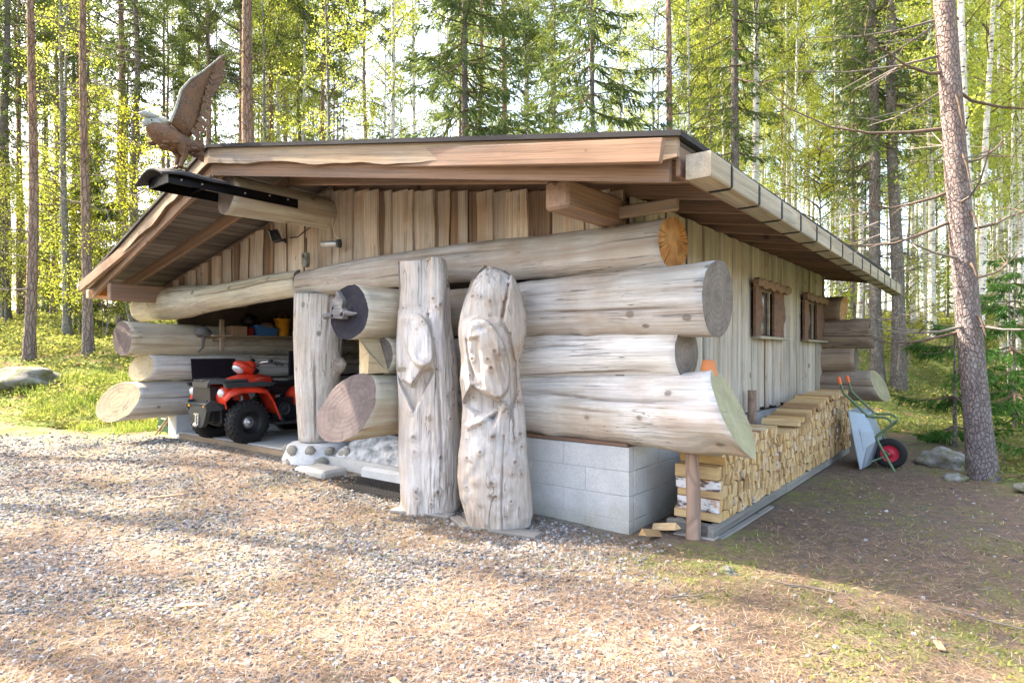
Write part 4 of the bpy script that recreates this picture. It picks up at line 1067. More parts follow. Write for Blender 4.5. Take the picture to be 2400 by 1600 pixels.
for i, (row, lab) in enumerate(zip(TREES, LABELS)):
    tree(row[0], row[1], row[2], row[3], row[4], lab, "named trees around the garage", True, None, 1.0, i)

# the many stems farther in
def scatter(n, kinds, tmin, tmax, dmin, dmax, label, group, rr, seed, sep=1.3):
    g = random.Random(seed); done = []; tries = 0
    while len(done) < n and tries < 6000:
        tries += 1
        d = dmin + (dmax - dmin) * g.random() ** .8; t = g.uniform(tmin, tmax); X = t * d
        lx, ly = to_local(X, d)
        if (-10 < lx < 2.0 and -3 < ly < 9.5): continue
        if any((X - a) ** 2 + (d - b) ** 2 < sep for a, b in done): continue
        done.append((X, d)); k = g.choice(kinds)
        tree(k, X, d, g.uniform(*rr), g.uniform(-.025, .025), label[NAME[k]], group[NAME[k]], False, min(29, max(HT[k] * g.uniform(.9, 1.15), 3.5 + .58 * d)), g.uniform(.8, 1.15), g.randrange(1000), k != 'birch' and d < 40)
GL = {'birch_tree': "thin white birch stem among many alike deep in the light wood behind the garage", 'spruce_tree': "dim spruce among many alike deep in the wood", 'pine_tree': "far pine stem among many alike deep in the wood", 'aspen_tree': "slender aspen with fresh leaves deep in the wood"}
GG = {'birch_tree': "birches deep in the wood", 'spruce_tree': "spruces deep in the wood", 'pine_tree': "pines deep in the wood", 'aspen_tree': "aspens deep in the wood"}
scatter(92, ['birch', 'birch', 'birch', 'birch', 'birch', 'spruceb'], .28, .95, 19, 50, GL, GG, (.045, .10), 1, .9)
scatter(54, ['birch', 'birch', 'birch', 'spruceb', 'pine', 'grey'], -.40, .36, 21, 48, GL, GG, (.06, .13), 2)
scatter(56, ['spruceb', 'spruceb', 'pine', 'pine', 'pine', 'grey', 'birch', 'birch'], -.95, -.30, 22, 50, GL, GG, (.09, .17), 3)
# leafy saplings filling the edge of the wood
SAP = [birch_crown(141, 6.5, .9, 1.5, 5500, M_leaf, .06, .5), birch_crown(142, 5.0, .5, 1.3, 5000, M_leaf_y, .055, .5), spruce_crown(143, 6.0, .5, 1.5, 1.5, 0)]
SAPT = [trunk_mesh("trunk", 6.3, .045, 91, M_greyb, .1, .2, 6), trunk_mesh("trunk", 4.8, .035, 92, M_greyb, .1, .2, 6), trunk_mesh("trunk", 5.9, .06, 93, M_spruceb, .05, .2, 6)]
SAPL = [("birch_sapling", "leafy green birch sapling among many alike under the tall trees", "leafy saplings under the tall trees"), ("birch_sapling", "yellow-green birch sapling among many alike under the tall trees", "leafy saplings under the tall trees"), ("young_spruce", "young dark spruce among many alike under the tall trees", "young spruces under the tall trees")]
def saplings(n, tmin, tmax, dmin, dmax, w, seed):
    g = random.Random(seed); c = 0
    while c < n:
        d = dmin + (dmax - dmin) * g.random(); t = g.uniform(tmin, tmax); X = t * d; lx, ly = to_local(X, d)
        if -10 < lx < 3.0 and -3 < ly < 10: continue
        k = g.choices((0, 1, 2), w)[0]; s = g.uniform(.7, 1.35); c += 1
        e = empty(SAPL[k][0], Matrix.Translation((X, d, gz1(X, d))) @ Matrix.Rotation(g.random() * 6, 4, 'Z') @ Matrix.Scale(s, 4)); tag(e, SAPL[k][1], "sapling" if k < 2 else "tree", SAPL[k][2])
        link("trunk", SAPT[k], e); link("crown", SAP[k], e)
saplings(26, .44, .95, 19, 48, (5, 4, 2), 21)
saplings(30, -.95, -.42, 20, 48, (4, 3, 4), 22)
saplings(14, -.3, .4, 19, 40, (5, 3, 3), 23)
for i in range(44):      # the same wood going on to both sides of the view
    left = i < 28; X = rnd.uniform(-48, -21) if left else rnd.uniform(11, 34); Y = rnd.uniform(-6, 30) if left else rnd.uniform(-2, .92 * X)
    if left and X > -.9 * Y: continue
    k = rnd.choice(['pine', 'spruceb', 'birch', 'pine'] if left else ['birch', 'birch', 'spruceb']); tree(k, X, Y, rnd.uniform(.09, .16), rnd.uniform(-.02, .02), GL[NAME[k]], GG[NAME[k]], False, None, 1.0, rnd.randrange(1000), False)
for i in range(40):
    left = i < 26; X = rnd.uniform(-34, -17) if left else rnd.uniform(12, 26); Y = rnd.uniform(-5, 16) if left else rnd.uniform(0, .9 * X)
    if left and X > -1.0 * Y: continue
    k = rnd.choice((0, 0, 1, 2)); e = empty(SAPL[k][0], Matrix.Translation((X, Y, gz1(X, Y))) @ Matrix.Rotation(rnd.random() * 6, 4, 'Z')); tag(e, SAPL[k][1], "sapling" if k < 2 else "tree", SAPL[k][2]); link("trunk", SAPT[k], e); link("crown", SAP[k], e)
# pines of the same wood, left of the yard, that dapple it with shade
SL = "tall pine of the wood bordering the yard on the left, outside the view"
for i, (X, Y, k, s) in enumerate([(-9.4, 4.4, 'pine', 1.0), (-13.0, 4.0, 'pine', 1.1), (-8.3, 1.0, 'pine', .9), (-12.3, 8.8, 'birch', 1.0), (-13.6, 11.3, 'birch', 1.0), (-11.0, -1.6, 'pine', 1.0), (-17.5, 9.2, 'birch', 1.0), (-10.7, 6.2, 'birch', .9)]):
    tree(k, X, Y, .15, 0, SL if k == 'pine' else SL.replace('pine', 'birch'), "trees bordering the yard on the left", False, None, s, 70 + i)

# the big pine by the wheelbarrow
bp = empty("pine_tree", Matrix.Translation((5.47, 7.35, gz1(5.47, 7.35))) @ Matrix.Rotation(-.082, 4, 'Y'))
tag(bp, "big leaning pine with flaky purplish and orange bark beside the wheelbarrow", "tree", "named trees around the garage")
link("trunk", trunk_mesh("trunk", 17, .14, 77, M_pinebig, .10, .22, 20, .3), bp)
c = link("crown", CR['pine'][0], bp)
for z, ax, ay, az, L, seed in ((4.1, -.95, .3, .55, 2.4, 1), (4.75, -.8, -.2, .45, 1.6, 2), (3.05, -1, .2, .12, 1.8, 3), (3.7, .9, .3, .5, 1.1, 4), (2.9, .85, -.1, .4, 1.0, 5), (2.35, .8, .2, .35, .9, 6), (1.75, -.9, .4, .2, 1.3, 7), (4.6, 1, .2, .0, 1.7, 8), (3.4, -.9, .3, .1, 1.2, 10)):
    g = random.Random(seed); d = Vector((ax, ay, az)).normalized(); m = MB(); p0 = Vector((0, 0, z)); pts = [p0]
    for q in range(1, 6): pts.append(p0 + d * L * q / 5 + Vector((0, 0, -.22 * L * math.sin(q / 5 * 2.2) + .1 * L * (q / 5) ** 2)) + Vector((g.uniform(-1, 1), g.uniform(-1, 1), g.uniform(-1, 1))) * .03)
    m.tube(pts, [.024, .018, .014, .010, .007, .003], 6, 0)
    for q in range(8):
        s = g.uniform(.3, .97); i = min(4, int(s * 5)); p = pts[i].lerp(pts[i + 1], s * 5 - i); e = p + Vector((d.x * .4 + g.uniform(-.6, .6), g.uniform(-.7, .7), g.uniform(-.4, .5))) * g.uniform(.15, .6)
        m.tube([p, (p + e) / 2 + Vector((0, 0, .02)), e], [.008, .005, .002], 4, 0)
    m.build("bough", M_twigd, bp)
for z, a, l in ((4.45, -1.75, .5), (3.75, -1.6, .42), (1.9, -1.5, .25), (2.5, -1.7, .2), (3.1, -1.35, .25)):
    r = .148 - .006 * z; m = MB(); m.tube([(r * math.cos(a), r * math.sin(a), z), ((r + .05) * math.cos(a), (r + .05) * math.sin(a), z - l * .3), ((r + .07) * math.cos(a + .1), (r + .07) * math.sin(a + .1), z - l)], [.016, .013, .007], 6, 0); m.build("broken_bough", M_twigd, bp)

# young spruces on the right
def young(X, Y, H, seed, label, R0):
    e = empty("young_spruce", Matrix.Translation((X, Y, gz1(X, Y)))); tag(e, label, "tree", "young spruces right of the garage")
    link("trunk", trunk_mesh("trunk", H, .035, seed, M_spruceb, .03, .2, 8), e)
    link("crown", spruce_crown(400 + seed, H, .32, R0, 2.1, 0, M_needle_y, 1.1, .62), e)
young(6.76, 9.65, 2.25, 1, "young green spruce between the wheelbarrow and the big pine", .95)
young(6.75, 7.75, 1.5, 2, "small bushy spruce right beside the foot of the big pine", .8)
young(8.6, 10.8, 3.2, 3, "taller young spruce behind the big pine at the picture's right edge", 1.1)
young(5.75, 13.5, 2.6, 4, "young spruce beyond the rear log ends, in front of the grey spruces", 1.0)
young(10.4, 13.2, 3.8, 5, "young spruce farthest back at the right edge", 1.4)

# bright leafy shrubs at the wood's edge
def shrub(X, Y, H, seed, label, lm=None, n=4500, R0=.8):
    e = empty("leafy_shrub", Matrix.Translation((X, Y, gz1(X, Y)))); tag(e, label, "shrub", "fresh green shrubs at the wood's edge")
    m = MB(); g = random.Random(seed)
    for q in range(5):
        a = g.random() * 6.28; m.tube([(0, 0, -.1), (.1 * math.cos(a) * H, .1 * math.sin(a) * H, H * .5), (.22 * math.cos(a) * H, .22 * math.sin(a) * H, H * .92)], [.018, .012, .005], 5, 0)
    m.build("stem", M_greyb, e)
    link("foliage", birch_crown(500 + seed, H, H * .18, R0, n, lm or M_leaf_y, .05, .3), e)
shrub(-9.9, 16.6, 6.6, 1, "tall yellow-green shrub with tiny leaves between the left eave pine and the stout pine", None, 4800, 1.5)
shrub(-8.5, 18.0, 5.0, 2, "yellow-green shrub behind the low left end of the roof", None, 4200, 1.4)
shrub(-6.0, 17.5, 5.6, 3, "yellow-green shrub seen beneath the eagle sculpture", None, 4200, 1.5)
shrub(-12.6, 19.5, 3.6, 4, "green shrub behind the leaning pine on the left bank", M_leaf, 5000, 1.2)

# ground cover
def cover(name, n, fx, mats, L, Wd, tilt, zh, label, seed, dens):
    g = np.random.default_rng(seed); t = g.uniform(fx[0], fx[1], n); d = fx[2] * (fx[3] / fx[2]) ** g.random(n); X = t * d; Y = d
    so, gn, gv, mo = masks(X, Y); lx, ly = to_local(X, Y); p = gn * dens(X, Y)
    keep = (g.random(n) < p) & ~((lx > -9) & (lx < 1.2) & (ly > -1.2) & (ly < 8))
    X, Y = X[keep], Y[keep]; n = len(X); h = zh * g.random(n) ** .8 * (.3 + 1.1 * vnoise(X, Y, .8, 77))
    me = blades(name, X, Y, h, L * g.uniform(.6, 1.3, n) * np.clip(Y / 12, .9, 2.2), Wd * g.uniform(.7, 1.3, n) * np.clip(Y / 12, .9, 2.2), g.uniform(tilt[0], tilt[1], n), mats)
    o = link(name, me); tag(o, label, None, None, "stuff")
cover("undergrowth", 120000, (-.95, -.33, 11.0, 42), [M_under], .05, .036, (-.4, 1.0), .2, "blueberry scrub covering the left bank under the trees", 5, lambda X, Y: .25 + .75 * sstep(.38, .6, vnoise(X, Y, .7, 91)))
cover("forest_floor_growth", 110000, (.48, .95, 7.0, 45), [M_under], .05, .036, (-.4, 1.0), .2, "low green scrub and moss on the forest floor on the right", 6, lambda X, Y: .2 + .8 * sstep(.38, .6, vnoise(X, Y, .8, 92)))
cover("grass", 42000, (-.95, -.42, 9.6, 14.5), [M_grass], .17, .008, (.5, 1.4), .02, "pale and fresh grass tufts on the lower left bank", 7, lambda X, Y: sstep(.42, .62, vnoise(X, Y, 1.3, 93)))
# ------------------------------------------------------------------ carved totems
def totem(name, cx, cy, outline, depth, feat, seed, H, label, boards):
    az = math.atan2(-4.58 - cy, 2.4 - cx); f = Vector((math.cos(az), math.sin(az), 0)); r = Vector((-f.y, f.x, 0))
    M = Matrix(((0, -r.x, f.x), (0, -r.y, f.y), (1, 0, 0))).to_4x4(); M.translation = (cx, cy, gz1(*W(cx, cy).xy) - .01)
    zs = [o[0] for o in outline]; lf = [o[1] for o in outline]; rt = [o[2] for o in outline]
    angs = list(np.linspace(-1.75, 1.75, 150, endpoint=False)) + list(np.linspace(1.75, 2 * math.pi - 1.75, 34, endpoint=False)); nA, nZ = len(angs), 330; V = []; F = []
    for i in range(nZ + 1):
        z = H * i / nZ; a, b = float(np.interp(z, zs, lf)), float(np.interp(z, zs, rt)); uc, hw = (a + b) / 2, (b - a) / 2; hd = hw * depth
        for k in range(nA):
            p = angs[k]; su, sw = math.sin(p), math.cos(p)
            f1 = 1 + .05 * mnoise.noise(Vector((z * 1.8 + seed, su * 1.5, sw * 1.5))) + .018 * mnoise.noise(Vector((z * 5 + seed, su * 4, sw * 4)))
            u = uc + hw * su * f1; w = hd * sw * f1; x = z
            if sw > -.1:
                d, dx = feat(u, z); k2 = min(1, (sw + .1) * 2.2); w += d * k2
            if i == nZ: x += 0
            # uneven top
            top = .05 * mnoise.noise(Vector((u * 4, w * 4, seed)))
            x = z + (top if i > nZ - 8 else 0) * (i - nZ + 8) / 8
            V.append((x, -u, w))
    for i in range(nZ):
        for k in range(nA):
            k2 = (k + 1) % nA; F.append((i * nA + k, i * nA + k2, (i + 1) * nA + k2, (i + 1) * nA + k))
    F = [tuple(reversed(q)) for q in F]
    mi = [0] * len(F)
    for ring, flip in ((0, 0), (nZ * nA, 1)):
        c = sum((Vector(V[ring + k]) for k in range(nA)), Vector()) / nA; c.x -= .03 * flip; V.append(tuple(c)); ci = len(V) - 1
        for k in range(nA):
            k2 = (k + 1) % nA; F.append((ring + k, ring + k2, ci) if not flip else (ring + k2, ring + k, ci)); mi.append(1)
    me = bpy.data.meshes.new(name); me.from_pydata(V, [], F); me.materials.append(M_totem); me.materials.append(M_end_fresh)
    me.polygons.foreach_set("material_index", mi); me.polygons.foreach_set("use_smooth", [m == 0 for m in mi]); me.update(); me.validate()
    KK = K1 if seed == 3 else K2; va = np.array(V); kv = np.zeros(len(va))
    for (a, b, sg, h) in KK:
        q = ((-va[:, 1] - a) ** 2 + (va[:, 0] - b) ** 2) / (sg * sg); kv += np.where(va[:, 2] > 0, np.exp(-q * 2.6) * (.6 if h < .014 else 1.0) + .16 * np.exp(-((np.sqrt(q) - 1.5) / .4) ** 2), 0)
    at = me.attributes.new("knot", 'FLOAT', 'POINT'); at.data.foreach_set("value", np.clip(kv, 0, 1).astype(np.float32))
    bm = bmesh.new(); bm.from_mesh(me); bmesh.ops.recalc_face_normals(bm, faces=bm.faces); bm.to_mesh(me); bm.free()
    o = link(name, me, None, BM @ M); tag(o, label, "carved log", "two carved totem logs")
    for q in boards:
        MB().ball((0, 0, 0), (.014, .014, .010), 10, 6).build("carved_eye", M_blackpl, o, Matrix.Translation((q[1], -q[0], q[2])))
    return o
def gs(u, z, u0, z0, su, sz, rot=0.0):
    du, dz = u - u0, z - z0; c, s = math.cos(rot), math.sin(rot); a, b = du * c + dz * s, -du * s + dz * c
    return math.exp(-(a / su) ** 2 - (b / sz) ** 2)
def ell(u, z, u0, z0, su, sz, rot=0.0, soft=.18):
    du, dz = u - u0, z - z0; c, s = math.cos(rot), math.sin(rot); a, b = du * c + dz * s, -du * s + dz * c
    q = math.sqrt((a / su) ** 2 + (b / sz) ** 2); return float(min(1, max(0, (1 + soft - q) / (2 * soft))))
def knots(seed, n, H, hw, zones=None):
    g = random.Random(seed); return [(g.uniform(-hw, hw), g.uniform(.1, H - .1), g.uniform(.012, .032), g.uniform(.006, .022)) for _ in range(n)]
K1, K2 = knots(3, 30, 2.25, .25), knots(8, 60, 2.1, .27)
def kn(u, z, K):
    d = 0
    for (a, b, s, h) in K:
        q = ((u - a) ** 2 + (z - b) ** 2) / (s * s)
        if q < 9: d += h * (math.exp(-q * .7) * 1.3 - 1.2 * math.exp(-q * 5))
    return d
def groove(u, z, pts, wd, dp):
    best = 9
    for (a, b), (c, d) in zip(pts, pts[1:]):
        if min(b, d) - .05 < z < max(b, d) + .05:
            t = min(1, max(0, (z - b) / (d - b) if d != b else 0)); best = min(best, abs(u - (a + (c - a) * t)))
    return -dp * math.exp(-(best / wd) ** 2)
def sbox(u, z, u0, z0, hu, hz, rot=0.0, soft=.012):
    soft = min(soft, .016)
    du, dz = u - u0, z - z0; c, s = math.cos(rot), math.sin(rot); a, b = abs(du * c + dz * s) - hu, abs(-du * s + dz * c) - hz
    return min(1.0, max(0.0, .5 - max(a, b) / (2 * soft)))
def feat1(u, z):
    d = kn(u, z, K1)
    scoop = max(0, min(1, (z - 1.78) / .10)) * max(0, min(1, (.03 - u) / .03)); d -= scoop * (.11 + .05 * (z - 1.8))
    d += .035 * gs(u, z, .11, 2.0, .05, .6)
    head = ell(u, z, -.085, 1.58,   .125, .25, .22, .055); d += .08 * head
    d += .02 * gs(u, z, -.02, 1.62, .03, .2, .2) - .03 * gs(u, z, -.16, 1.62, .04, .15)
    beak = sbox(u, z, -.13, 1.30, .055, .12, -.55, .03)
    d += .06 * gs(u, z, -.03, 1.38, .06, .045) + .065 * beak
    if .92 < z < 1.36:
        w = (z - .94) / .34 * .17; e = max(0, min(1, .5 - (abs(u + .13) - w) / .025)) * max(0, min(1, (1.34 - z) / .05)); d -= .10 * e * (1 - beak)
    d += groove(u, z, [(.0, 1.78), (.045, 1.55), (.06, 1.4), (.085, 1.2), (.10, 1.0), (.115, .7), (.12, .45)], .010, .05)
    d += .012 * mnoise.noise(Vector((u * 16, z * 7, 3))) + .006 * mnoise.noise(Vector((u * 60, z * 9, 5)))
    return d, 0
def feat2(u, z):
    d = kn(u, z, K2)
    flat = max(0, min(1, (z - 1.72) / .05)) * max(0, min(1, (.05 + (z - 1.7) * .15 - u) / .02)); d -= flat * .10
    head = ell(u, z, -.08, 1.42, .15, .33, .285, .05); d += .10 * head
    d -= .06 * sbox(u, z, -.19, 1.38, .05, .2, .12, .03)
    d += .02 * math.sin((u * .96 + z * .28) * 95) * head * gs(u, z, .0, 1.4, .07, .3) 
    d -= .035 * gs(u, z, -.13, 1.66, .03, .025); d += .045 * gs(u, z, -.18, 1.22, .05, .05)
    rec = sbox(u, z, -.13, 1.04, .15, .085, -.5, .02); d -= .12 * rec * (1 - head)
    d += .055 * sbox(u, z, -.10, .945, .19, .022, .5, .025)
    d += groove(u, z, [(.085, 2.0), (.05, 1.85), (.03, 1.72), (.09, 1.58), (.135, 1.35), (.14, 1.15), (.10, .98)], .012, .05)
    d += groove(u, z, [(.04, .75), (.03, .5), (.02, .25), (.03, .02)], .006, .03)
    d += .02 * mnoise.noise(Vector((u * 14, z * 12, 3))) * (1 if z < .8 else .5) + .006 * mnoise.noise(Vector((u * 60, z * 9, 5)))
    return d, 0
px = .00405
o1 = [(0, -.262, .29), (.04, -.258, .30), (.25, -.262, .312), (.45, -.275, .306), (.7, -.276, .30), (1.0, -.276, .276), (1.1, -.28, .274), (1.25, -.284, .285), (1.4, -.29, .272), (1.55, -.294, .245), (1.75, -.284, .215), (2.06, -.276, .203), (2.26, -.284, .18), (2.315, -.288, .165)]
totem("carved_log", -1.83, -.44, o1, .92, feat1, 3, 2.315, "taller carved totem log with a hooked beak, on the left of the pair", [(-.13, 1.76, .20)])
q = .00369
o2 = [(0, -.26, .265), (.04, -.272, .272), (.1, -.285, .29), (.24, -.33, .284), (.42, -.36, .268), (.6, -.352, .245), (.79, -.318, .235), (1.0, -.295, .23), (1.12, -.305, .205), (1.24, -.325, .188), (1.38, -.315, .185), (1.46, -.32, .2), (1.53, -.335, .228), (1.66, -.342, .24), (1.79, -.322, .236), (1.9, -.295, .205), (2.0, -.262, .175), (2.08, -.235, .145), (2.14, -.19, .10), (2.185, -.12, .06)]
totem("carved_log", -.985, -.44, o2, .9, feat2, 9, 2.185, "knotty carved totem log with a large bird head, on the right of the pair", [(-.11, 1.68, .26)])
for x, y, l, w, a, lab in ((-1.75, -.60, .62, .12, .25, "grey board lying under the taller totem"), (-.80, -.58, .6, .15, .2, "grey board under the knotty totem, right end showing"), (-1.25, -.62, .36, .09, -.5, "short pale board between the two totems' feet")):
    p = W(x, y); b = MB().box((0, 0, .012), (l, w, .028), 0, .004).build("board", M_palletw, None, Matrix.Translation((p.x, p.y, gz1(p.x, p.y) + .004)) @ Matrix.Rotation(-TH + a, 4, 'Z')); tag(b, lab, "board")

# ------------------------------------------------------------------ firewood
g = np.random.default_rng(5)
def stack_top(y): return float(np.interp(y, [.3, 1.0, 2.4, 2.7, 3.0, 4.2, 5.6], [.62, .74, .70, .66, .70, .84, .88]))
cells = []
ycol = [.33]
while ycol[-1] < 5.55: ycol.append(ycol[-1] + g.uniform(.05, .085))
NCc = len(ycol); rows = 12
jit = g.normal(0, 1, (NCc, rows, 2))
def node(j, i):
    z = .115 + i * .088; e = 0 if j in (0, NCc - 1) else 1
    return np.array([ycol[j] + .014 * jit[j, i, 0] * e, z + (.020 * jit[j, i, 1] if i else 0)])
for j in range(NCc - 1):
    for i in range(rows - 1):
        P4 = [node(j, i), node(j + 1, i), node(j + 1, i + 1), node(j, i + 1)]
        if np.mean([p[1] for p in P4]) > stack_top(ycol[j]) - .03: continue
        u = g.random()
        if j == 0: polys = [P4]
        elif u < .22: polys = [[P4[0], P4[1], P4[2]], [P4[0], P4[2], P4[3]]]
        elif u < .42: polys = [[P4[0], P4[1], P4[3]], [P4[1], P4[2], P4[3]]]
        elif u < .55:
            a = (P4[0] + P4[1]) / 2 + g.normal(0, .008, 2); b = (P4[2] + P4[3]) / 2 + g.normal(0, .008, 2); polys = [[P4[0], a, b, P4[3]], [a, P4[1], P4[2], b]]
        elif u < .7:
            a = P4[1] + (P4[2] - P4[1]) * .5; polys = [[P4[0], P4[1], a, P4[2] * .5 + P4[3] * .5 + np.array([0, .008]), P4[3]]]
        else: polys = [P4]
        for p in polys:
            p = np.array(p); c = p.mean(0); cells.append((j, i, c, c + (p - c) * .90))
def wood_piece(mb, poly, x0, x1, tilt, bark, M=None):
    n = len(poly); v = [(x0, y, z - tilt) for y, z in poly] + [(x1, y, z) for y, z in poly]
    b = len(mb.v); mb.v += [tuple(t) for t in v]
    mb.f.append(tuple(b + k for k in reversed(range(n)))); mb.m.append(0); mb.s.append(False)
    mb.f.append(tuple(b + n + k for k in range(n))); mb.m.append(0); mb.s.append(False)
    for k in range(n):
        k2 = (k + 1) % n; mb.f.append((b + k, b + k2, b + n + k2, b + n + k)); mb.m.append(1 if k == bark else 0); mb.s.append(False)
cells.sort(key=lambda c: c[2][0])
near, rest = cells[:300], cells[300:]
restm = MB()
for idx, (j, i, c, p) in enumerate(near + rest):
    x1 = .63 + g.uniform(-.018, .012); x0 = x1 - g.uniform(.34, .39); bark = int(g.integers(0, 9)); tilt = g.uniform(-.006, .006)
    if j == 0: x0 = .26 + g.uniform(-.015, .02); bark = 3 if i in (1, 3, 6) else 8
    if idx < 300:
        m = MB(); q = p - c; wood_piece(m, q, x0 - .45, x1 - .45, tilt, bark)
        o = m.build("firewood", [M_split, M_birchbark], None, BM @ Matrix.Translation((.45, c[0], c[1])))
        if j == 0:
            lab = ["lowest", "second lowest", "third lowest", "fourth", "fifth", "sixth", "seventh", "topmost"][min(i, 7)] + " split log at the near end of the firewood stack" + (", with white birch bark" if bark == 3 else ", bare split side showing")
        else: lab = "pale split birch log among many alike in the near half of the firewood stack"
        tag(o, lab, "firewood", "firewood split logs in the long stack")
    else: wood_piece(restm, p, x0, x1, tilt, bark)
o = restm.build("firewood_stack", [M_split, M_birchbark], None, BM); tag(o, "far half of the long stack of split birch logs", None, None, "stuff")
# loose lengths lying on top
for k in range(16):
    y = 2.75 + k * .175; z = stack_top(y) + .03
    m = MB(); wood_piece(m, np.array([(-.06, -.03), (.05, -.035), (.06, .02), (-.03, .035)]) * g.uniform(.8, 1.1), -.2, .185, 0, 1 if k % 3 == 0 else 9)
    o = m.build("firewood", [M_split, M_birchbark], None, BM @ Matrix.Translation((.445, y, z)) @ Matrix.Rotation(g.uniform(-.06, .06), 4, 'Z') @ Matrix.Rotation(g.uniform(-.5, .5), 4, 'X'))
    tag(o, "split log lying on the stepped top of the firewood stack", "firewood", "firewood split logs in the long stack")
pal = empty("pallet", BM @ Matrix.Translation((0, 0, 0))); tag(pal, "long grey timber base under the firewood stack", "pallet")
for y0, y1 in ((.22, 2.3), (2.31, 4.1), (4.11, 5.6)): timber((.595, y0, .062), (.59, y1, .062), .055, .095, M_palletw, "beam", pal, .006)
timber((.22, .28, .062), (.565, .28, .06), .07, .095, M_palletw, "beam", pal, .006); timber((.30, .25, .0), (.63, .26, .005), .12, .035, M_palletw, "beam", pal, .004)
timber((.30, .25, .066), (.30, 5.6, .066), .06, .09, M_palletw, "beam", pal, .006); timber((.64, .3, .005), (.66, 1.6, .01), .05, .02, M_palletw, "beam", pal, .003)
pole = MB().tube([(0, 0, -.1), (.004, 0, .3), (-.02, .02, .70)], [.058, .054, .05], 14, 0).build("wooden_pole", M_polebark, None, BM @ Matrix.Translation((.478, .17, 0))); tag(pole, "thin debarked pole propping the lowest front log before the firewood", "pole")
pole = MB().tube([(0, 0, -.1), (.005, 0, .5), (0, .02, 1.03)], [.055, .052, .05], 12, 0).build("wooden_pole", M_polebark, None, BM @ Matrix.Translation((.10, 2.82, 0))); tag(pole, "brown pole standing between plank wall and firewood stack", "pole")
for x, y, a, lab in ((.22, -.02, .9, "split log leaning on the ground by the foundation corner"), (.23, .2, 2.0, "short split log lying behind the propping pole")):
    m = MB(); wood_piece(m, np.array([(-.035, -.02), (.035, -.025), (.01, .03)]), -.16, .14, 0, 9)
    p = W(x, y); o = m.build("firewood", [M_split, M_birchbark], None, Matrix.Translation((p.x, p.y, gz1(p.x, p.y) + .05)) @ Matrix.Rotation(a, 4, 'Z') @ Matrix.Rotation(.25, 4, 'Y')); tag(o, lab, "firewood")

# ------------------------------------------------------------------ wheelbarrow standing on its nose
wb = empty("wheelbarrow", BM @ Matrix.Translation((1.1, 4.68, 0))); tag(wb, "wheelbarrow tipped up on its nose against the far end of the firewood stack", "wheelbarrow")
def wl(x, y, z): return (x - 1.1, y - 4.68, z)
rim = [(.842, .725), (.885, .48), (.935, .21), (.974, .008)]; flo = [(.99, .69), (1.085, .47), (1.116, .36), (1.04, .05)]
m = MB()
rows = []
for a, b in zip(rim, flo):
    row = []
    for (x, z, y) in ((a[0] - .008, a[1], 4.285), (a[0], a[1], 4.30), ((a[0] + b[0]) / 2, (a[1] + b[1]) / 2, 4.355), (b[0], b[1], 4.41), (b[0] + .006, b[1], 4.45), (b[0] + .006, b[1], 4.91), (b[0], b[1], 4.95), ((a[0] + b[0]) / 2, (a[1] + b[1]) / 2, 5.005), (a[0], a[1], 5.06), (a[0] - .008, a[1], 5.075)):
        row.append(wl(x, y, z))
    rows.append(row)
m.sheet(rows, 0, False, .006)
top = [rim[0], ((rim[0][0] + flo[0][0]) / 2, (rim[0][1] + flo[0][1]) / 2 + .005), flo[0]]
m.sheet([[wl(a[0], y, a[1]) for y in (4.30 + .11 * k / 2, 4.68, 5.06 - .11 * k / 2)] for k, a in enumerate(top)], 0, False, .006)
bot = [rim[3], flo[3]]
m.sheet([[wl(a[0], y, a[1]) for y in (4.30 + .11 * k, 4.68, 5.06 - .11 * k)] for k, a in enumerate(bot)], 0, False, .006)
tray = m.build("tray", M_tray, wb)
m = MB(); m.tube([wl(a[0] - .006, 4.29, a[1]) for a in rim], .011, 8); m.tube([wl(a[0] - .006, 5.07, a[1]) for a in rim], .011, 8); m.tube([wl(rim[0][0] - .006, y, rim[0][1]) for y in (4.29, 4.68, 5.07)], .011, 8); m.tube([wl(rim[3][0] - .006, y, rim[3][1]) for y in (4.29, 4.68, 5.07)], .011, 8)
m.build("rolled_rim", M_tray, tray)
m = MB()
for k in range(9): 
    t = k / 8; m.box(wl(.945 + .042 * t, 4.335 - .004, .50 - .24 * t), (.028, .006, .012 + .008 * (k % 3)), 0, .002)
m.build("embossed_mark", M_tray, tray)
nearp = [(.7, 1.15), (.723, 1.06), (.757, .943), (.90, .80), (1.005, .69), (1.035, .665), (1.075, .655), (1.2, .664), (1.25, .65), (1.287, .61), (1.278, .565), (1.22, .51), (1.135, .435), (1.122, .40), (1.14, .355), (1.21, .21), (1.32, .0)]
farp = [(.7, 1.15), (.723, 1.06), (.757, .943), (.90, .80), (1.005, .69), (1.035, .665), (1.075, .655), (1.2, .664), (1.25, .65), (1.287, .61), (1.278, .565), (1.22, .51), (1.135, .435), (1.122, .40), (1.14, .355), (1.21, .21), (1.32, .0)]
for y, nm_ in ((4.43, nearp), (4.93, farp)):
    pts = [wl(a, y + (.0 if b < .95 else (4.68 - y) * -.08), b) for a, b in nm_]
    MB().tube(pts[1:], .0165, 10).build("frame_tube", M_green, wb)
    MB().tube([pts[0], tuple(Vector(pts[0]).lerp(Vector(pts[1]), .5)), pts[1]], [.021, .02, .021], 10).build("grip", M_grip, wb)
m = MB(); m.tube([wl(1.04, 4.43, .665), wl(1.04, 4.93, .665)], .013, 8).tube([wl(1.287, 4.43, .6), wl(1.287, 4.93, .6)], .013, 8).tube([wl(1.125, 4.43, .40), wl(1.125, 4.93, .40)], .013, 8)
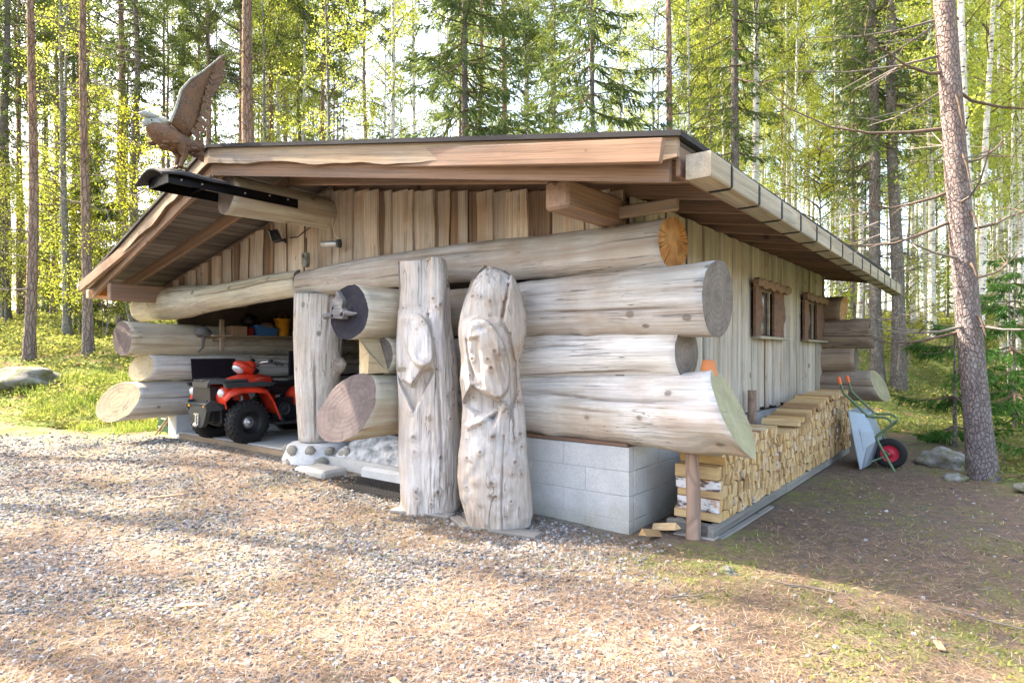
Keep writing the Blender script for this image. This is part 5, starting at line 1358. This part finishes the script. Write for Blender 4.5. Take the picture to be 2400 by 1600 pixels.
m.tube([wl(1.035, 4.43, .08), wl(1.239, 4.60, .176)], .012, 8).tube([wl(1.035, 4.93, .08), wl(1.239, 4.76, .176)], .012, 8).tube([wl(1.18, 4.43, .27), wl(1.239, 4.60, .176)], .012, 8)
m.build("cross_brace", M_green, wb)
wm = Matrix.Translation(wl(1.239, 4.68, .186)) @ Matrix.Rotation(R(90), 4, 'X')
tyre = MB().lathe([(.105, -.035), (.13, -.045), (.165, -.043), (.187, -.025), (.192, 0), (.187, .025), (.165, .043), (.13, .045), (.105, .035)], 32, 0, True, None, False).build("tyre", M_rubber, wb, wm)
MB().lathe([(.02, -.045), (.025, -.03), (.06, -.02), (.10, -.028), (.112, -.036), (.112, .036), (.10, .028), (.06, .02), (.025, .03), (.02, .045)], 28, 0, True).build("rim", M_rim, wb, wm)
MB().lathe([(.012, -.075), (.012, .075)], 10, 0, True).build("axle", M_bolt, wb, wm)

# ------------------------------------------------------------------ eagle on its steel bracket
br = MB(); 
for x in (-3.885, -4.315): br.box((x, -1.17, 3.135), (.012, 1.40, .10), 0, .002)
br.box((-4.10, -1.86, 3.135), (.43, .012, .10)).box((-4.10, -1.45, 3.19), (.40, .012, .12))
brk = br.build("steel_bracket", M_steel, None, BM); tag(brk, "black steel bracket bolted to the ridge log and carrying the eagle", "bracket")
for y in (-.6, -.82, -1.1, -1.55, -1.75): MB().lathe([(.010, 0), (.010, .006), (.005, .01)], 10, 0).build("bolt", M_bolt, brk, Matrix.Translation((-3.879, y, 3.14 + (.02 if y > -1 else -.01))) @ Matrix.Rotation(R(90), 4, 'Y'))
rows = []
for i in range(9):
    t = i / 8; y = -1.96 + .66 * t
    rows.append([(-4.1 + s * .30, y, 3.265 - .10 * (abs(s) ** 1.6) + .012 * math.sin(t * 5 + s) + (-.05 * (1 - t) ** 3)) for s in (-1, -.75, -.5, -.25, 0, .25, .5, .75, 1)])
MB().sheet(rows, 0, True, -.012).build("cap_sheet", M_felt, brk)

eg = empty("eagle_sculpture", BM @ Matrix.Translation((-4.1, -1.68, 3.275))); tag(eg, "carved brown eagle with pale head and one raised wing above the gable", "sculpture")
EY, EZ = -1.68, 3.275
def ep(y, z, x=0.0): return (x, y - EY, z - EZ)
m = MB(); m.tube([ep(-1.46, 3.545), ep(-1.55, 3.545), ep(-1.66, 3.55), ep(-1.77, 3.575), ep(-1.86, 3.60), ep(-1.92, 3.635), ep(-1.95, 3.66)], [.035, .075, .10, .118, .108, .08, .05], 18)
for k in range(30):
    y = -1.5 - .4 * rnd.random(); a = rnd.uniform(-2.6, -.5); z = 3.575 + .11 * math.sin(a); x = .11 * math.cos(a); m.ball(ep(y, z, x * .95), (.03, .045, .022), 6, 4, 0, None, .3, k)
body = m.build("body", M_bronze, eg)
m = MB(); m.ball(ep(-1.90, 3.675), (.058, .105, .05), 16, 10, 0, None, .3, 3).ball(ep(-1.955, 3.745), (.04, .09, .036), 14, 8, 0, Matrix.Translation((0, 0, 0)), .3, 5).ball(ep(-1.84, 3.715), (.05, .09, .05), 14, 8, 0, None, .3, 6).ball(ep(-1.965, 3.665), (.035, .055, .03), 12, 8, 0, None, .2, 7)
hd = m.build("head", M_headf, eg)
m = MB(); m.tube([ep(-1.955, 3.655), ep(-1.995, 3.645), ep(-2.005, 3.615)], [.028, .018, .004], 10); m.build("beak", M_headf, hd)
for s in (-1, 1): MB().ball(ep(-1.945, 3.69, .04 * s), (.008, .010, .009), 8, 6).build("eye", M_blackpl, hd)
for s in (-1, 1):
    m = MB(); m.tube([ep(-1.70, 3.54, .055 * s), ep(-1.655, 3.46, .06 * s), ep(-1.645, 3.41, .06 * s), ep(-1.675, 3.345, .06 * s), ep(-1.68, 3.30, .06 * s)], [.062, .045, .03, .02, .022], 10)
    for a in (-.5, 0, .5, 3.1): m.tube([ep(-1.68, 3.30, .06 * s), ep(-1.68 - .05 * math.cos(a), 3.295, .06 * s + .05 * math.sin(a)), ep(-1.68 - .075 * math.cos(a), 3.272, .06 * s + .075 * math.sin(a))], [.014, .012, .003], 6)
    m.build("leg", M_bronze, eg)
# tail fan
m = MB()
for k in range(5):
    a = (k - 2) * .035; m.poly([ep(-1.53, 3.53 + a)[1:], ep(-1.53, 3.57 + a * .6)[1:], ep(-1.425, 3.61 + a * 1.3 - .05)[1:], ep(-1.425, 3.56 + a * 1.3 - .05)[1:]], 'x', -.012 + .012 * (k % 2), .004 + .012 * (k % 2))
m.build("tail", M_bronze, eg)
# raised wing: arm sheet with layered feathers, each a part of the wing
lead = [(-1.80, 3.70), (-1.755, 3.83), (-1.725, 3.95), (-1.705, 4.04), (-1.62, 4.17), (-1.50, 4.29), (-1.38, 4.43)]
trail = [(-1.60, 3.60), (-1.53, 3.70), (-1.50, 3.82), (-1.475, 3.95), (-1.455, 4.06), (-1.41, 4.19), (-1.36, 4.37)]
rows = []
for (a, b), (c, d) in zip(lead, trail):
    rows.append([ep(a + (c - a) * s, b + (d - b) * s, .09 + .022 * math.sin(s * 3.1) - .05 * s + .06 * (b - 3.7)) for s in (0, .08, .2, .4, .6, .8, 1)])
wing = MB().sheet(rows, 0, True, .03).build("wing", M_bronze, eg)
m = MB(); m.tube([ep(a, b, .10 + .06 * (b - 3.7)) for a, b in lead] + [ep(-1.272, 4.55, .13)], [.014, .013, .012, .012, .010, .009, .007, .003], 8); m.build("wing_edge", M_headf, wing)
def feather(b0, tipp, w, xo, k):
    m = MB(); a = Vector(b0); t = Vector(tipp); d = (t - a).normalized(); s = Vector((-d.y, d.x)); L = (t - a).length
    pts = [a + s * w * .45, a + d * L * .45 + s * w * .5, a + d * L * .8 + s * w * .42, t + s * w * .05, t - s * w * .05 - d * .012, a + d * L * .75 - s * w * .42, a + d * L * .4 - s * w * .5, a - s * w * .45]
    m.poly([ep(p.x, p.y)[1:] for p in pts], 'x', xo, xo + .008); m.build("feather", M_bronze, wing)
prim = [((-1.40, 4.36), (-1.268, 4.555)), ((-1.40, 4.33), (-1.245, 4.50)), ((-1.40, 4.30), (-1.235, 4.44)), ((-1.41, 4.26), (-1.238, 4.375)), ((-1.42, 4.22), (-1.262, 4.31)), ((-1.43, 4.18), (-1.285, 4.245)), ((-1.45, 4.14), (-1.315, 4.175)), ((-1.46, 4.10), (-1.345, 4.11)), ((-1.48, 4.04), (-1.37, 4.02)), ((-1.49, 3.97), (-1.385, 3.93)), ((-1.50, 3.9), (-1.40, 3.845)), ((-1.52, 3.83), (-1.42, 3.76)), ((-1.54, 3.76), (-1.45, 3.685)), ((-1.58, 3.70), (-1.50, 3.63))]
for k, (a, t) in enumerate(prim): feather(a, t, .062 if k > 3 else .045, .075 + .06 * (a[1] - 3.7) - .006 * (k % 3), k)
# folded far wing lying along the body
m = MB(); m.ball(ep(-1.66, 3.6, -.10), (.03, .2, .075), 12, 8, 0, None, .3, 9); m.build("folded_wing", M_bronze, eg)

# ------------------------------------------------------------------ lamps and gadgets on the gable
fl = empty("flood_lamp", BM @ Matrix.Translation((-4.93, -.10, 2.96)) @ Matrix.Rotation(-.75, 4, 'Z') @ Matrix.Rotation(.3, 4, 'X')); tag(fl, "black square flood lamp under the left rafters of the gable", "lamp")
MB().poly([(-.085, -.075), (.085, -.075), (.085, .075), (-.085, .075)], 'y', -.06, -.045).poly([(-.09, -.08), (.09, -.08), (.06, .06), (-.06, .06)], 'y', -.045, .04).build("housing", M_blackpl, fl)
MB().box((0, -.064, 0), (.14, .008, .115), 0, .002).build("lens", M_lens, fl)
MB().tube([(.09, 0, 0), (.11, .03, -.06), (.05, .08, -.1), (-.05, .08, -.1), (-.11, .03, -.06), (-.09, 0, 0)], .008, 6).box((0, .09, -.1), (.08, .03, .06), 0, .006).build("stirrup", M_blackpl, fl)
tc = empty("trail_camera", BM @ Matrix.Translation((-4.30, -.09, 2.60))); tag(tc, "small camouflaged trail camera strapped above the header log joint", "camera")
MB().box((0, 0, 0), (.105, .07, .15), 0, .014).box((0, .0, -.085), (.09, .06, .03), 0, .008).build("case", M_camo, tc)
MB().lathe([(.018, 0), (.018, .006), (.012, .006)], 14, 0).build("lens", M_blackpl, tc, Matrix.Translation((0, -.036, .03)) @ Matrix.Rotation(R(90), 4, 'X'))
MB().tube([(-.02, .02, .07), (-.02, .02, .26)], .008, 6).build("aerial", M_blackpl, tc)
pl = empty("outlet_pipe", BM @ Matrix.Translation((-3.70, -.10, 2.72)) @ Matrix.Rotation(.45, 4, 'Z') @ Matrix.Rotation(R(-90), 4, 'Y')); tag(pl, "short grey metal pipe lamp pointing sideways on the gable planks", "lamp")
MB().lathe([(.035, .17), (.038, .17), (.038, -.02), (.03, -.03), (.03, .16)], 18, 0, True, None, False).build("sleeve", M_pipe, pl)
MB().lathe([(.05, -.06), (.05, -.03), (.028, -.015)], 16, 0).build("socket", M_greypl, pl)
cd = MB().tube([(-3.93, .06, 3.22), (-3.94, .03, 3.0), (-3.89, .04, 2.85), (-3.74, .02, 2.77)], .006, 6).build("cable", M_cream, None, BM); tag(cd, "thin pale cable running down the planks to the pipe lamp", "cable")
cd = MB().tube([(-4.86, .05, 2.94), (-4.7, .06, 2.93), (-4.55, .05, 2.98), (-4.42, .06, 3.02)], .007, 6).build("cable", M_blackpl, None, BM); tag(cd, "short black cable from the flood lamp across the planks", "cable")
sw = MB().box((-3.86, .42, 1.24), (.09, .05, .15), 0, .008).tube([(-3.90, .42, 1.3), (-3.905, .42, 1.9)], .008, 6).build("switch_box", M_cream, None, BM); tag(sw, "small white switch box hanging beside the bleached post", "switch")

# driftwood piece on the charred log end
dw = empty("driftwood_ornament", BM @ Matrix.Translation((-2.40, -.99, 1.80)) @ Matrix.Rotation(.06, 4, 'Z')); tag(dw, "grey driftwood mask with a long nose stick on the charred log end", "ornament")
MB().tube([(-.235, 0, .0), (-.15, -.01, .004), (-.11, 0, -.006)], [.028, .03, .022], 7).tube([(.06, 0, .02), (.13, 0, .012), (.2, .01, .012)], [.026, .02, .008], 7).build("stick", M_drift, dw)
MB().poly([(-.11, -.02), (.05, -.035), (.08, .02), (.03, .07), (-.05, .085), (-.10, .04)], 'y', -.03, .03).poly([(-.12, .085), (.02, .075), (.035, .14), (-.02, .20), (-.05, .23), (-.075, .17), (-.115, .15)], 'y', -.012, .03).build("mask", M_drift, dw)
MB().ball((.035, -.03, .015), (.022, .012, .022), 10, 6).ball((-.095, -.03, .0), (.016, .012, .016), 10, 6).build("hole_shade_ball", M_blackpl, dw)  # black balls painted in for the shade inside the mask's two holes

# flower pot
pt = MB().lathe([(.068, 0), (.07, .02), (.064, .022), (.046, .125), (.044, .125), (.02, .127)], 26, 0, True).build("flower_pot", M_terra, None, BM @ Matrix.Translation((.60, .17, 1.275))); tag(pt, "upturned terracotta flower pot on the lowest front log", "flower pot")

# ------------------------------------------------------------------ things in the bay
pn = MB().box((0, 0, 0), (.015, .73, 1.2), 0, .002).build("plywood_sheet", M_board, None, BM @ Matrix.Translation((-7.66, .50, .775)) @ Matrix.Rotation(-.13, 4, 'Y')); tag(pn, "black plywood sheet leaning on the left wall logs behind the quad bike", "board")
sh = empty("wall_shelf", BM @ Matrix.Translation((-7.74, 1.9, 1.74))); tag(sh, "plank shelf on the left wall inside the bay", "shelf")
MB().box((0, 0, 0), (.42, 3.0, .028), 0, .003).build("shelf_board", M_sawn_l, sh)
for y in (-1.35, .16): MB().box((.17, y, -.05), (.06, .06, .5), 0, .003, Matrix.Translation((0, 0, .06))).box((0, y, -.05), (.38, .05, .07), 0, .003).build("bracket", M_sawn_l, sh)
def onshelf(name, mb, mat, y, lab, cat, x=-7.68): 
    o = mb.build(name, mat, None, BM @ Matrix.Translation((x, y, 1.755))); return tag(o, lab, cat)
onshelf("cardboard_box", MB().box((0, 0, .075), (.2, .26, .15), 0, .003), M_card, .86, "brown cardboard box at the near end of the shelf", "box")
def bucket(r0, r1, h): return MB().lathe([(r0, 0), (r1, h), (r1 + .008, h), (r1 + .008, h - .015), (r1, h - .02)], 20, 0, True, None, False).lathe([(.0, .01), (r0, .01)], 20, 0, False, None, False).tube([(r1, 0, h), (r1 * .7, 0, h + r1 * .5), (0, 0, h + r1 * .75), (-r1 * .7, 0, h + r1 * .5), (-r1, 0, h)], .004, 5)
onshelf("bucket", MB().lathe([(.06, 0), (.075, .10), (.08, .10), (.08, .125), (.0, .128)], 18, 0), M_redp, 1.09, "small dark red lidded tub between box and blue bin", "tub")
onshelf("storage_bin", MB().poly([(-.17, 0), (.15, 0), (.19, .14), (.0, .14), (-.14, .18), (-.20, .18)], 'x', -.12, .12), M_blue, 1.36, "blue plastic storage bin with an open slanting front on the shelf", "bin")
MB().ball((0, 0, 0), (.08, .13, .06), 10, 6, 0, None, .6, 4).build("rope_coil", M_card, None, BM @ Matrix.Translation((-7.68, 1.42, 1.925)))
bpy.data.objects["rope_coil"]["label"] = "tan bundle lying in the blue bin"; bpy.data.objects["rope_coil"]["category"] = "bundle"
onshelf("bucket", bucket(.105, .135, .31), M_yellow, 1.70, "tall yellow plastic bucket on the shelf", "bucket")
onshelf("bucket", bucket(.07, .085, .17), M_cream, 2.12, "cream bucket at the shelf's far end beside the post", "bucket")
hk = MB().ball((0, 0, 0), (.1, .12, .1), 12, 8, 0, None, .5, 3).tube([(0, 0, -.08), (.03, -.03, -.25), (-.01, -.08, -.33)], [.03, .02, .012], 6).build("root_burl", M_drift, None, BM @ Matrix.Translation((-7.72, .33, 1.80))); tag(hk, "dark gnarled root hanging under the header log by the shelf", "root")
bag = MB().ball((0, 0, 0), (.1, .1, .12), 12, 8, 0, None, .7, 13).build("plastic_bag", M_blackpl, None, BM @ Matrix.Translation((-7.72, 1.12, 2.02))); tag(bag, "black plastic bag hanging above the red tub", "bag")
ck = MB().tube([(0, 0, 0), (.0, .02, .07), (.02, .08, .13)], [.022, .018, .02], 7).box((.05, .05, .0), (.28, .09, .03), 0, .006, Matrix.Rotation(.35, 4, 'Z')).build("tow_coupling", M_chrome, None, BM @ Matrix.Translation((-5.05, .62, .20))); tag(ck, "small bare metal coupling lying on the slab before the post", "coupling")
bn = empty("garden_bin", BM @ Matrix.Translation((-8.72, .42, .09))); tag(bn, "dark green plastic bin under the lowest left wall log", "bin")
MB().box((0, 0, .19), (.62, .5, .38), 0, .03).build("body", M_dgreen, bn)
MB().box((0, 0, .395), (.66, .54, .05), 0, .015).build("lid", M_dgreen, bn)
MB().box((-.02, -.262, .25), (.2, .03, .05), 0, .01).box((-.2, -.26, .1), (.1, .03, .07), 0, .02).build("latch", M_dgreen, bn)
for k, (x0, x1, h) in enumerate(((-8.62, -8.45, .36), (-8.66, -8.52, .3), (-8.52, -8.40, .33))):
    sk = MB().tube([(x0, -.05, .08), (x1, .12, h + .08)], [.014, .011], 7).build("stick", M_sawn_l, None, BM); tag(sk, ["longest thin stick leaning on the green bin", "middle thin stick leaning on the green bin", "thin stick nearest the foundation leaning on the green bin"][k], "stick")

# quad bike -----------------------------------------------------------------
qb = empty("quad_bike", BM @ Matrix.Translation((-6.47, .10, .19))); tag(qb, "red and black quad bike parked nose out in the open bay", "quad bike")
def wheel(x, y, steer=0):
    e = MB(); prof = [(.155, -.09), (.2, -.105), (.265, -.10), (.292, -.075), (.298, 0), (.292, .075), (.265, .10), (.2, .105), (.155, .09)]
    e.lathe(prof, 36, 0, True, None, False)
    for k in range(26):
        a = 2 * math.pi * k / 26
        for s in (-1, 1):
            M2 = Matrix.Rotation(a + (.06 if s > 0 else -.06), 4, 'Z') @ Matrix.Translation((.296, 0, .05 * s)) @ Matrix.Rotation(.5 * s, 4, 'X')
            e.box((0, 0, 0), (.022, .03, .06), 0, .004, M2)
            e.box((0, 0, 0), (.035, .022, .02), 0, .004, Matrix.Rotation(a + .12, 4, 'Z') @ Matrix.Translation((.272, 0, .098 * s)))
    Mw = Matrix.Translation((x, y, .30)) @ Matrix.Rotation(steer, 4, 'Z') @ Matrix.Rotation(R(90), 4, 'Y')
    w = e.build("tyre", M_rubber, qb, Mw)
    s = 1 if x > 0 else -1
    rm = MB().lathe([(.165, .09), (.16, .085), (.135, .05), (.13, .01), (.09, -.0), (.075, .02), (.06, .02)], 30, 0, True, None, False).lathe([(.165, -.09), (.16, -.085), (.13, -.04), (.09, -.02), (.0, -.02)], 30, 0, True, None, False)
    rim_ = rm.build("rim", M_blackpl, w, Matrix.Rotation(0 if s > 0 else math.pi, 4, 'X'))
    MB().lathe([(.09, .012), (.088, .03), (.07, .045), (.05, .055), (.024, .055), (.022, .068), (.0, .07)], 20, 0, True, None, False).build("hub", M_pipe, w, Matrix.Rotation(0 if s > 0 else math.pi, 4, 'X'))
wheel(.49, 0, .06); wheel(-.49, 0, .06); wheel(.47, 1.27); wheel(-.47, 1.27)
MB().box((0, .5, .40), (.34, 1.5, .34), 0, .05).box((0, -.2, .42), (.3, .3, .3), 0, .04).box((0, 1.2, .38), (.5, .14, .12), 0, .02).box((0, 0, .32), (.76, .09, .08), 0, .02).build("chassis", M_blackpl, qb)
for s in (-1, 1):
    path = [(-.33, .60), (-.33, .70), (-.27, .775), (-.12, .815), (.10, .815), (.26, .79), (.36, .66), (.43, .50), (.47, .41)]
    cols = (.16, .30, .44, .555, .575)
    m = MB(); m.sheet([[(s * (x - (.06 if i in (0, 1) else 0)), y, z - (.0 if j < 4 else .05) - .012 * j + (.03 if j == 0 else 0)) for j, x in enumerate(cols)] for i, (y, z) in enumerate(path)], 0, True, .02 * s)
    m.build("front_fender", M_red, qb)
    MB().sheet([[(s * x, y, z) for x in (.30, .43, .56)] for y, z in ((.44, .46), (.50, .36), (.53, .27))], 0, True, .015 * s).build("mudguard", M_greypl, qb)
    m = MB(); m.poly([(-.36, .845), (-.1, .855), (.2, .87), (.40, .84), (.33, .80), (.12, .795), (-.05, .80), (-.34, .79)], 'x', s * .50 if s > 0 else -.565, .565 if s > 0 else -.50)
    m.build("fender_rail", M_greypl, qb)
    MB().box((s * .44, .68, .245), (.2, .5, .035), 0, .01).build("footrest", M_greypl, qb)
    MB().poly([(.50, .28), (.86, .26), (.86, .60), (.62, .62), (.50, .50)], 'x', s * .30 if s > 0 else -.38, .38 if s > 0 else -.30).build("side_panel", M_blackpl, qb)
    MB().lathe([(.10, 0), (.10, .02), (.085, .03), (.08, .015), (.045, .02), (.03, .03), (.0, .03)], 24, 0, True, None, False).build("clutch_cover", M_greypl, qb, Matrix.Translation((s * .38, .64, .44)) @ Matrix.Rotation(R(90) * s, 4, 'Y'))
    m = MB(); m.sheet([[(s * x, y, z - .03 * j * (j > 1)) for j, x in enumerate((.14, .32, .5, .56))] for y, z in ((.80, .52), (.80, .66), (.88, .755), (1.1, .79), (1.4, .79), (1.58, .70))], 0, True, .02 * s); m.build("rear_fender", M_red, qb)
    # headlight: red bezel, clear lens
    hb = MB().ball((s * .395, -.27, .715), (.10, .10, .085), 16, 10).build("headlight_bezel", M_red, qb)
    MB().ball((s * .405, -.325, .718), (.068, .055, .062), 16, 10).build("lens", M_lens, hb)
    m = MB(); m.tube([(s * .30, .02, .66), (s * .36, .0, .36)], .022, 10)
    pts = [(s * (.31 + .05 * t) + .042 * math.cos(t * 44), .02 - .02 * t + .042 * math.sin(t * 44), .62 - .26 * t) for t in [k / 90 for k in range(91)]]
    m.tube(pts, .009, 5); m.build("shock_absorber", M_pipe, qb)
    MB().tube([(s * .15, -.1, .33), (s * .40, 0, .27)], .018, 8).tube([(s * .15, .12, .33), (s * .40, 0, .27)], .018, 8).tube([(s * .2, .0, .5), (s * .40, 0, .36)], .014, 8).build("suspension_arm", M_blackpl, qb)
    MB().tube([(s * .04, .40, 1.06), (s * .12, .43, 1.13), (s * .24, .50, 1.145), (s * .40, .60, 1.10)], [.013, .013, .013, .013], 8).build("handlebar", M_chrome, qb)
    MB().tube([(s * .29, .53, 1.132), (s * .41, .605, 1.095)], .021, 10).box((s * .25, .50, 1.15), (.07, .05, .05), 0, .01).tube([(s * .24, .46, 1.14), (s * .40, .53, 1.085)], .007, 6).build("grip", M_blackpl, qb)
# front rack, bumper
m = MB()
for y, wd_ in ((-.38, .46), (-.3, .60), (-.22, .7), (-.14, .74), (-.06, .76), (.02, .78)): m.box((0, y, .885), (wd_, .035, .018), 0, .004)
for x in (-.2, 0, .2): m.box((x, -.18, .882), (.05, .46, .026), 0, .006)
for s in (-1, 1): m.tube([(s * .22, -.40, .885), (s * .36, -.25, .885), (s * .41, .05, .885)], .02, 6)
m.poly([(-.23, -.42), (.23, -.42), (.36, -.26), (.40, .06), (-.40, .06), (-.36, -.26)], 'z', .842, .872); m.poly([(-.21, .79), (.21, .79), (.23, .86), (-.23, .86)], 'y', -.43, -.39); m.build("front_rack", M_greypl, qb)
MB().poly([(-.24, .80), (.24, .80), (.27, .55), (.2, .50), (-.2, .50), (-.27, .55)], 'y', -.41, -.30).build("grille_panel", M_blackpl, qb)
m = MB(); m.poly([(-.28, .58), (.28, .58), (.27, .47), (.19, .30), (.13, .24), (-.13, .24), (-.19, .30), (-.27, .47)], 'y', -.47, -.41)
m.poly([(-.50, .56), (-.43, .62), (-.30, .60), (-.20, .50), (-.30, .47), (-.48, .47)], 'x', .24, .30).poly([(-.50, .56), (-.43, .62), (-.30, .60), (-.20, .50), (-.30, .47), (-.48, .47)], 'x', -.30, -.24)
m.tube([(-.25, -.45, .62), (-.27, -.48, .56), (.27, -.48, .56), (.25, -.45, .62)], .014, 8); bump_ = m.build("bumper", M_greypl, qb)
for s in (-1, 1): MB().box((s * .235, -.478, .535), (.09, .015, .035), 0, .004).build("marker_lamp", M_amber, bump_)
MB().box((0, -.475, .42), (.15, .012, .03)).box((0, -.48, .34), (.035, .03, .14), 0, .006).box((.06, -.48, .33), (.03, .03, .12), 0, .006).ball((.0, -.49, .27), (.05, .035, .03), 10, 6).build("winch", M_chrome, bump_)
# hood, pod, seat
MB().ball((0, .30, .83), (.215, .40, .135), 22, 12).build("hood", M_red, qb)
for s in (-1, 1): MB().poly([(.18, .865), (.34, .895), (.42, .905), (.26, .875)], 'x', s * .187 if s > 0 else -.195, .195 if s > 0 else -.187).build("decal", M_white, qb)
pod = MB().ball((0, .235, 1.045), (.135, .19, .085), 20, 12, 0, Matrix.Translation((0, .235, 1.045)) @ Matrix.Rotation(-.45, 4, 'X') @ Matrix.Translation((0, -.235, -1.045))).ball((0, .30, 1.085), (.115, .10, .07), 16, 10).build("headlight_pod", M_red, qb)
MB().ball((0, .125, 1.03), (.10, .09, .05), 16, 10, 0, Matrix.Translation((0, .125, 1.03)) @ Matrix.Rotation(-.75, 4, 'X') @ Matrix.Translation((0, -.125, -1.03))).build("lens", M_lens, pod)
MB().ball((0, .32, 1.0), (.12, .13, .06), 14, 8).box((0, .32, .95), (.1, .1, .16), 0, .02).ball((.02, .34, 1.16), (.03, .04, .03), 10, 6).build("pod_base", M_blackpl, pod)
m = MB(); m.sheet([[(x, y, z - .05 * (abs(x) / .17) ** 3) for x in (-.19, -.17, -.11, 0, .11, .17, .19)] for y, z in ((.50, .70), (.52, .86), (.60, .885), (.72, .85), (.95, .84), (1.2, .90), (1.32, .90), (1.35, .74))], 0, True, .06); m.box((0, .92, .72), (.34, .82, .16), 0, .03); m.build("seat", M_blackpl, qb)
m = MB()
for x in (-.36, -.18, 0, .18, .36): m.tube([(x, 1.18, .87), (x, 1.62, .87)], .012, 6)
m.tube([(-.38, 1.18, .87), (.38, 1.18, .87)], .016, 8).tube([(-.38, 1.62, .87), (.38, 1.62, .87)], .016, 8).build("rear_rack", M_greypl, qb)

# dark crate seen behind the seat
cr_ = MB(); cr_.box((0, 0, .02), (.4, .45, .03)).box((-.19, 0, .22), (.025, .45, .42), 0, .004).box((.19, .0, .22), (.025, .45, .06), 0, .004).box((.19, -.2, .22), (.025, .05, .42), 0, .004).box((.19, .2, .22), (.025, .05, .42), 0, .004).box((.19, 0, .41), (.025, .45, .05), 0, .004).box((0, .21, .22), (.4, .025, .42), 0, .004)
o = cr_.build("plastic_crate", M_blackpl, None, BM @ Matrix.Translation((-6.47, 1.40, 1.065))); tag(o, "black crate on the rear rack of the quad bike", "crate")

# ------------------------------------------------------------------ mat, rocks, bits on the ground
mt = MB(); x0, x1, y0, y1 = -3.62, -2.22, -.46, -.03
for k in range(30): 
    x = x0 + (x1 - x0) * k / 29; mt.box((x, (y0 + y1) / 2, .012), (.012, y1 - y0, .016))
for k in range(13):
    y = y0 + (y1 - y0) * k / 12; mt.box(((x0 + x1) / 2, y, .0135), (x1 - x0, .012, .016))
Zm = gz1(*W(-2.9, -.25).xy)
o = mt.build("rubber_grid_mat", M_rubber, None, BM @ Matrix.Translation((0, 0, Zm + .012)) @ Matrix.Rotation(.0, 4, 'Z')); tag(o, "black rubber grid mat before the stone step", "mat")
def rock(X, Y, r, seed, lab, mat=None):
    m = MB().ball((0, 0, 0), (r[0], r[1], r[2]), 22, 14, 0, None, .55, seed); o = m.build("boulder", mat or M_rock, None, Matrix.Translation((X, Y, gz1(X, Y) + r[2] * .25)) @ Matrix.Rotation(seed, 4, 'Z')); tag(o, lab, "rock")
rock(-10.6, 13.6, (1.0, .6, .34), 3, "pale lichened boulder lying in the left bank")
rock(5.62, 8.25, (.34, .25, .17), 5, "mossy grey boulder behind the foot of the big pine")
rock(5.08, 7.25, (.13, .1, .06), 6, "small stone in front of the big pine's foot")
rock(5.55, 6.45, (.26, .2, .1), 9, "flat stone in the forest edge right of the yard")
rock(1.42, 4.15, (.055, .045, .03), 12, "flat pale stone in the gravel before the firewood pole")
for k, (X, Y, a, l) in enumerate(((-1.83, 3.6, .2, .16), (2.1, 3.1, 1.2, .1), (-3.4, 6.2, .5, .3), (-.5, 2.75, 2.2, .12), (.95, 3.3, .8, .09))):
    o = MB().box((0, 0, .006), (l, .035, .01), 0, .003).build("bark_flake", M_chip, None, Matrix.Translation((X, Y, gz1(X, Y) + .008)) @ Matrix.Rotation(a, 4, 'Z') @ Matrix.Rotation(.08, 4, 'X')); tag(o, ["long pale bark flake in the middle left of the yard", "small bark flake near the yard's right front", "thin grey stick lying on the gravel before the bay", "small bark flake at the front edge of the yard", "bark flake in the sunlit gravel right of centre"][k], "bark flake")
for k, (X, Y, a, l) in enumerate(((1.75, 3.9, 2.6, .45), (2.6, 3.3, -.9, .6), (-2.3, 4.6, .3, .35), (1.05, 3.75, .2, .25))):
    m = MB(); g2 = random.Random(k); pts = [(l * (i / 5 - .5), .03 * g2.uniform(-1, 1), .012 + .01 * g2.random()) for i in range(6)]; m.tube(pts, [.006, .006, .005, .005, .004, .002], 6); m.tube([pts[2], (pts[2][0] + .08, .08, .02)], [.004, .002], 5)
    o = m.build("twig", M_twig, None, Matrix.Translation((X, Y, gz1(X, Y))) @ Matrix.Rotation(a, 4, 'Z')); tag(o, ["bleached twig on the shade line right of the pole", "long bare twig near the right front of the yard", "twig lying in the sunny gravel left of the totems", "short twig before the foundation corner"][k], "twig")
X, Y = frustum_pts(520, 2.5, 8, 1.3); so, gn, gv, mo = masks(X, Y); lx, ly = to_local(X, Y); kk = (gn < .3) & ((ly < -.2) | (lx > .9)); X, Y = X[kk], Y[kk]
o = link("bark_chips", stone_mesh("bark_chips", X, Y, .01 + .028 * NR.random(len(X)) ** 2, [M_chip], .22)); tag(o, "small bark chips and cone scales scattered over the yard", None, None, "stuff")
X, Y = frustum_pts(26000, 2.5, 9.5, 1.2); so, gn, gv, mo = masks(X, Y); lx, ly = to_local(X, Y); kk = (NR.random(len(X)) < (.15 + .85 * mo) * (.15 + .85 * so) * (1 - gn) * .9) & ((ly < -.15) | (lx > .8)); X, Y = X[kk], Y[kk]; n = len(X)
o = link("moss", blades("moss", X, Y, .002 + .006 * NR.random(n), .012 + .016 * NR.random(n), .006 + .006 * NR.random(n), NR.uniform(.1, 1.3, n), [leafmat("ground_moss", (.10, .12, .03), (.17, .19, .05), (.27, .27, .09), .2)])); tag(o, "low moss patches on the bare soil beside the woodpile", None, None, "stuff")
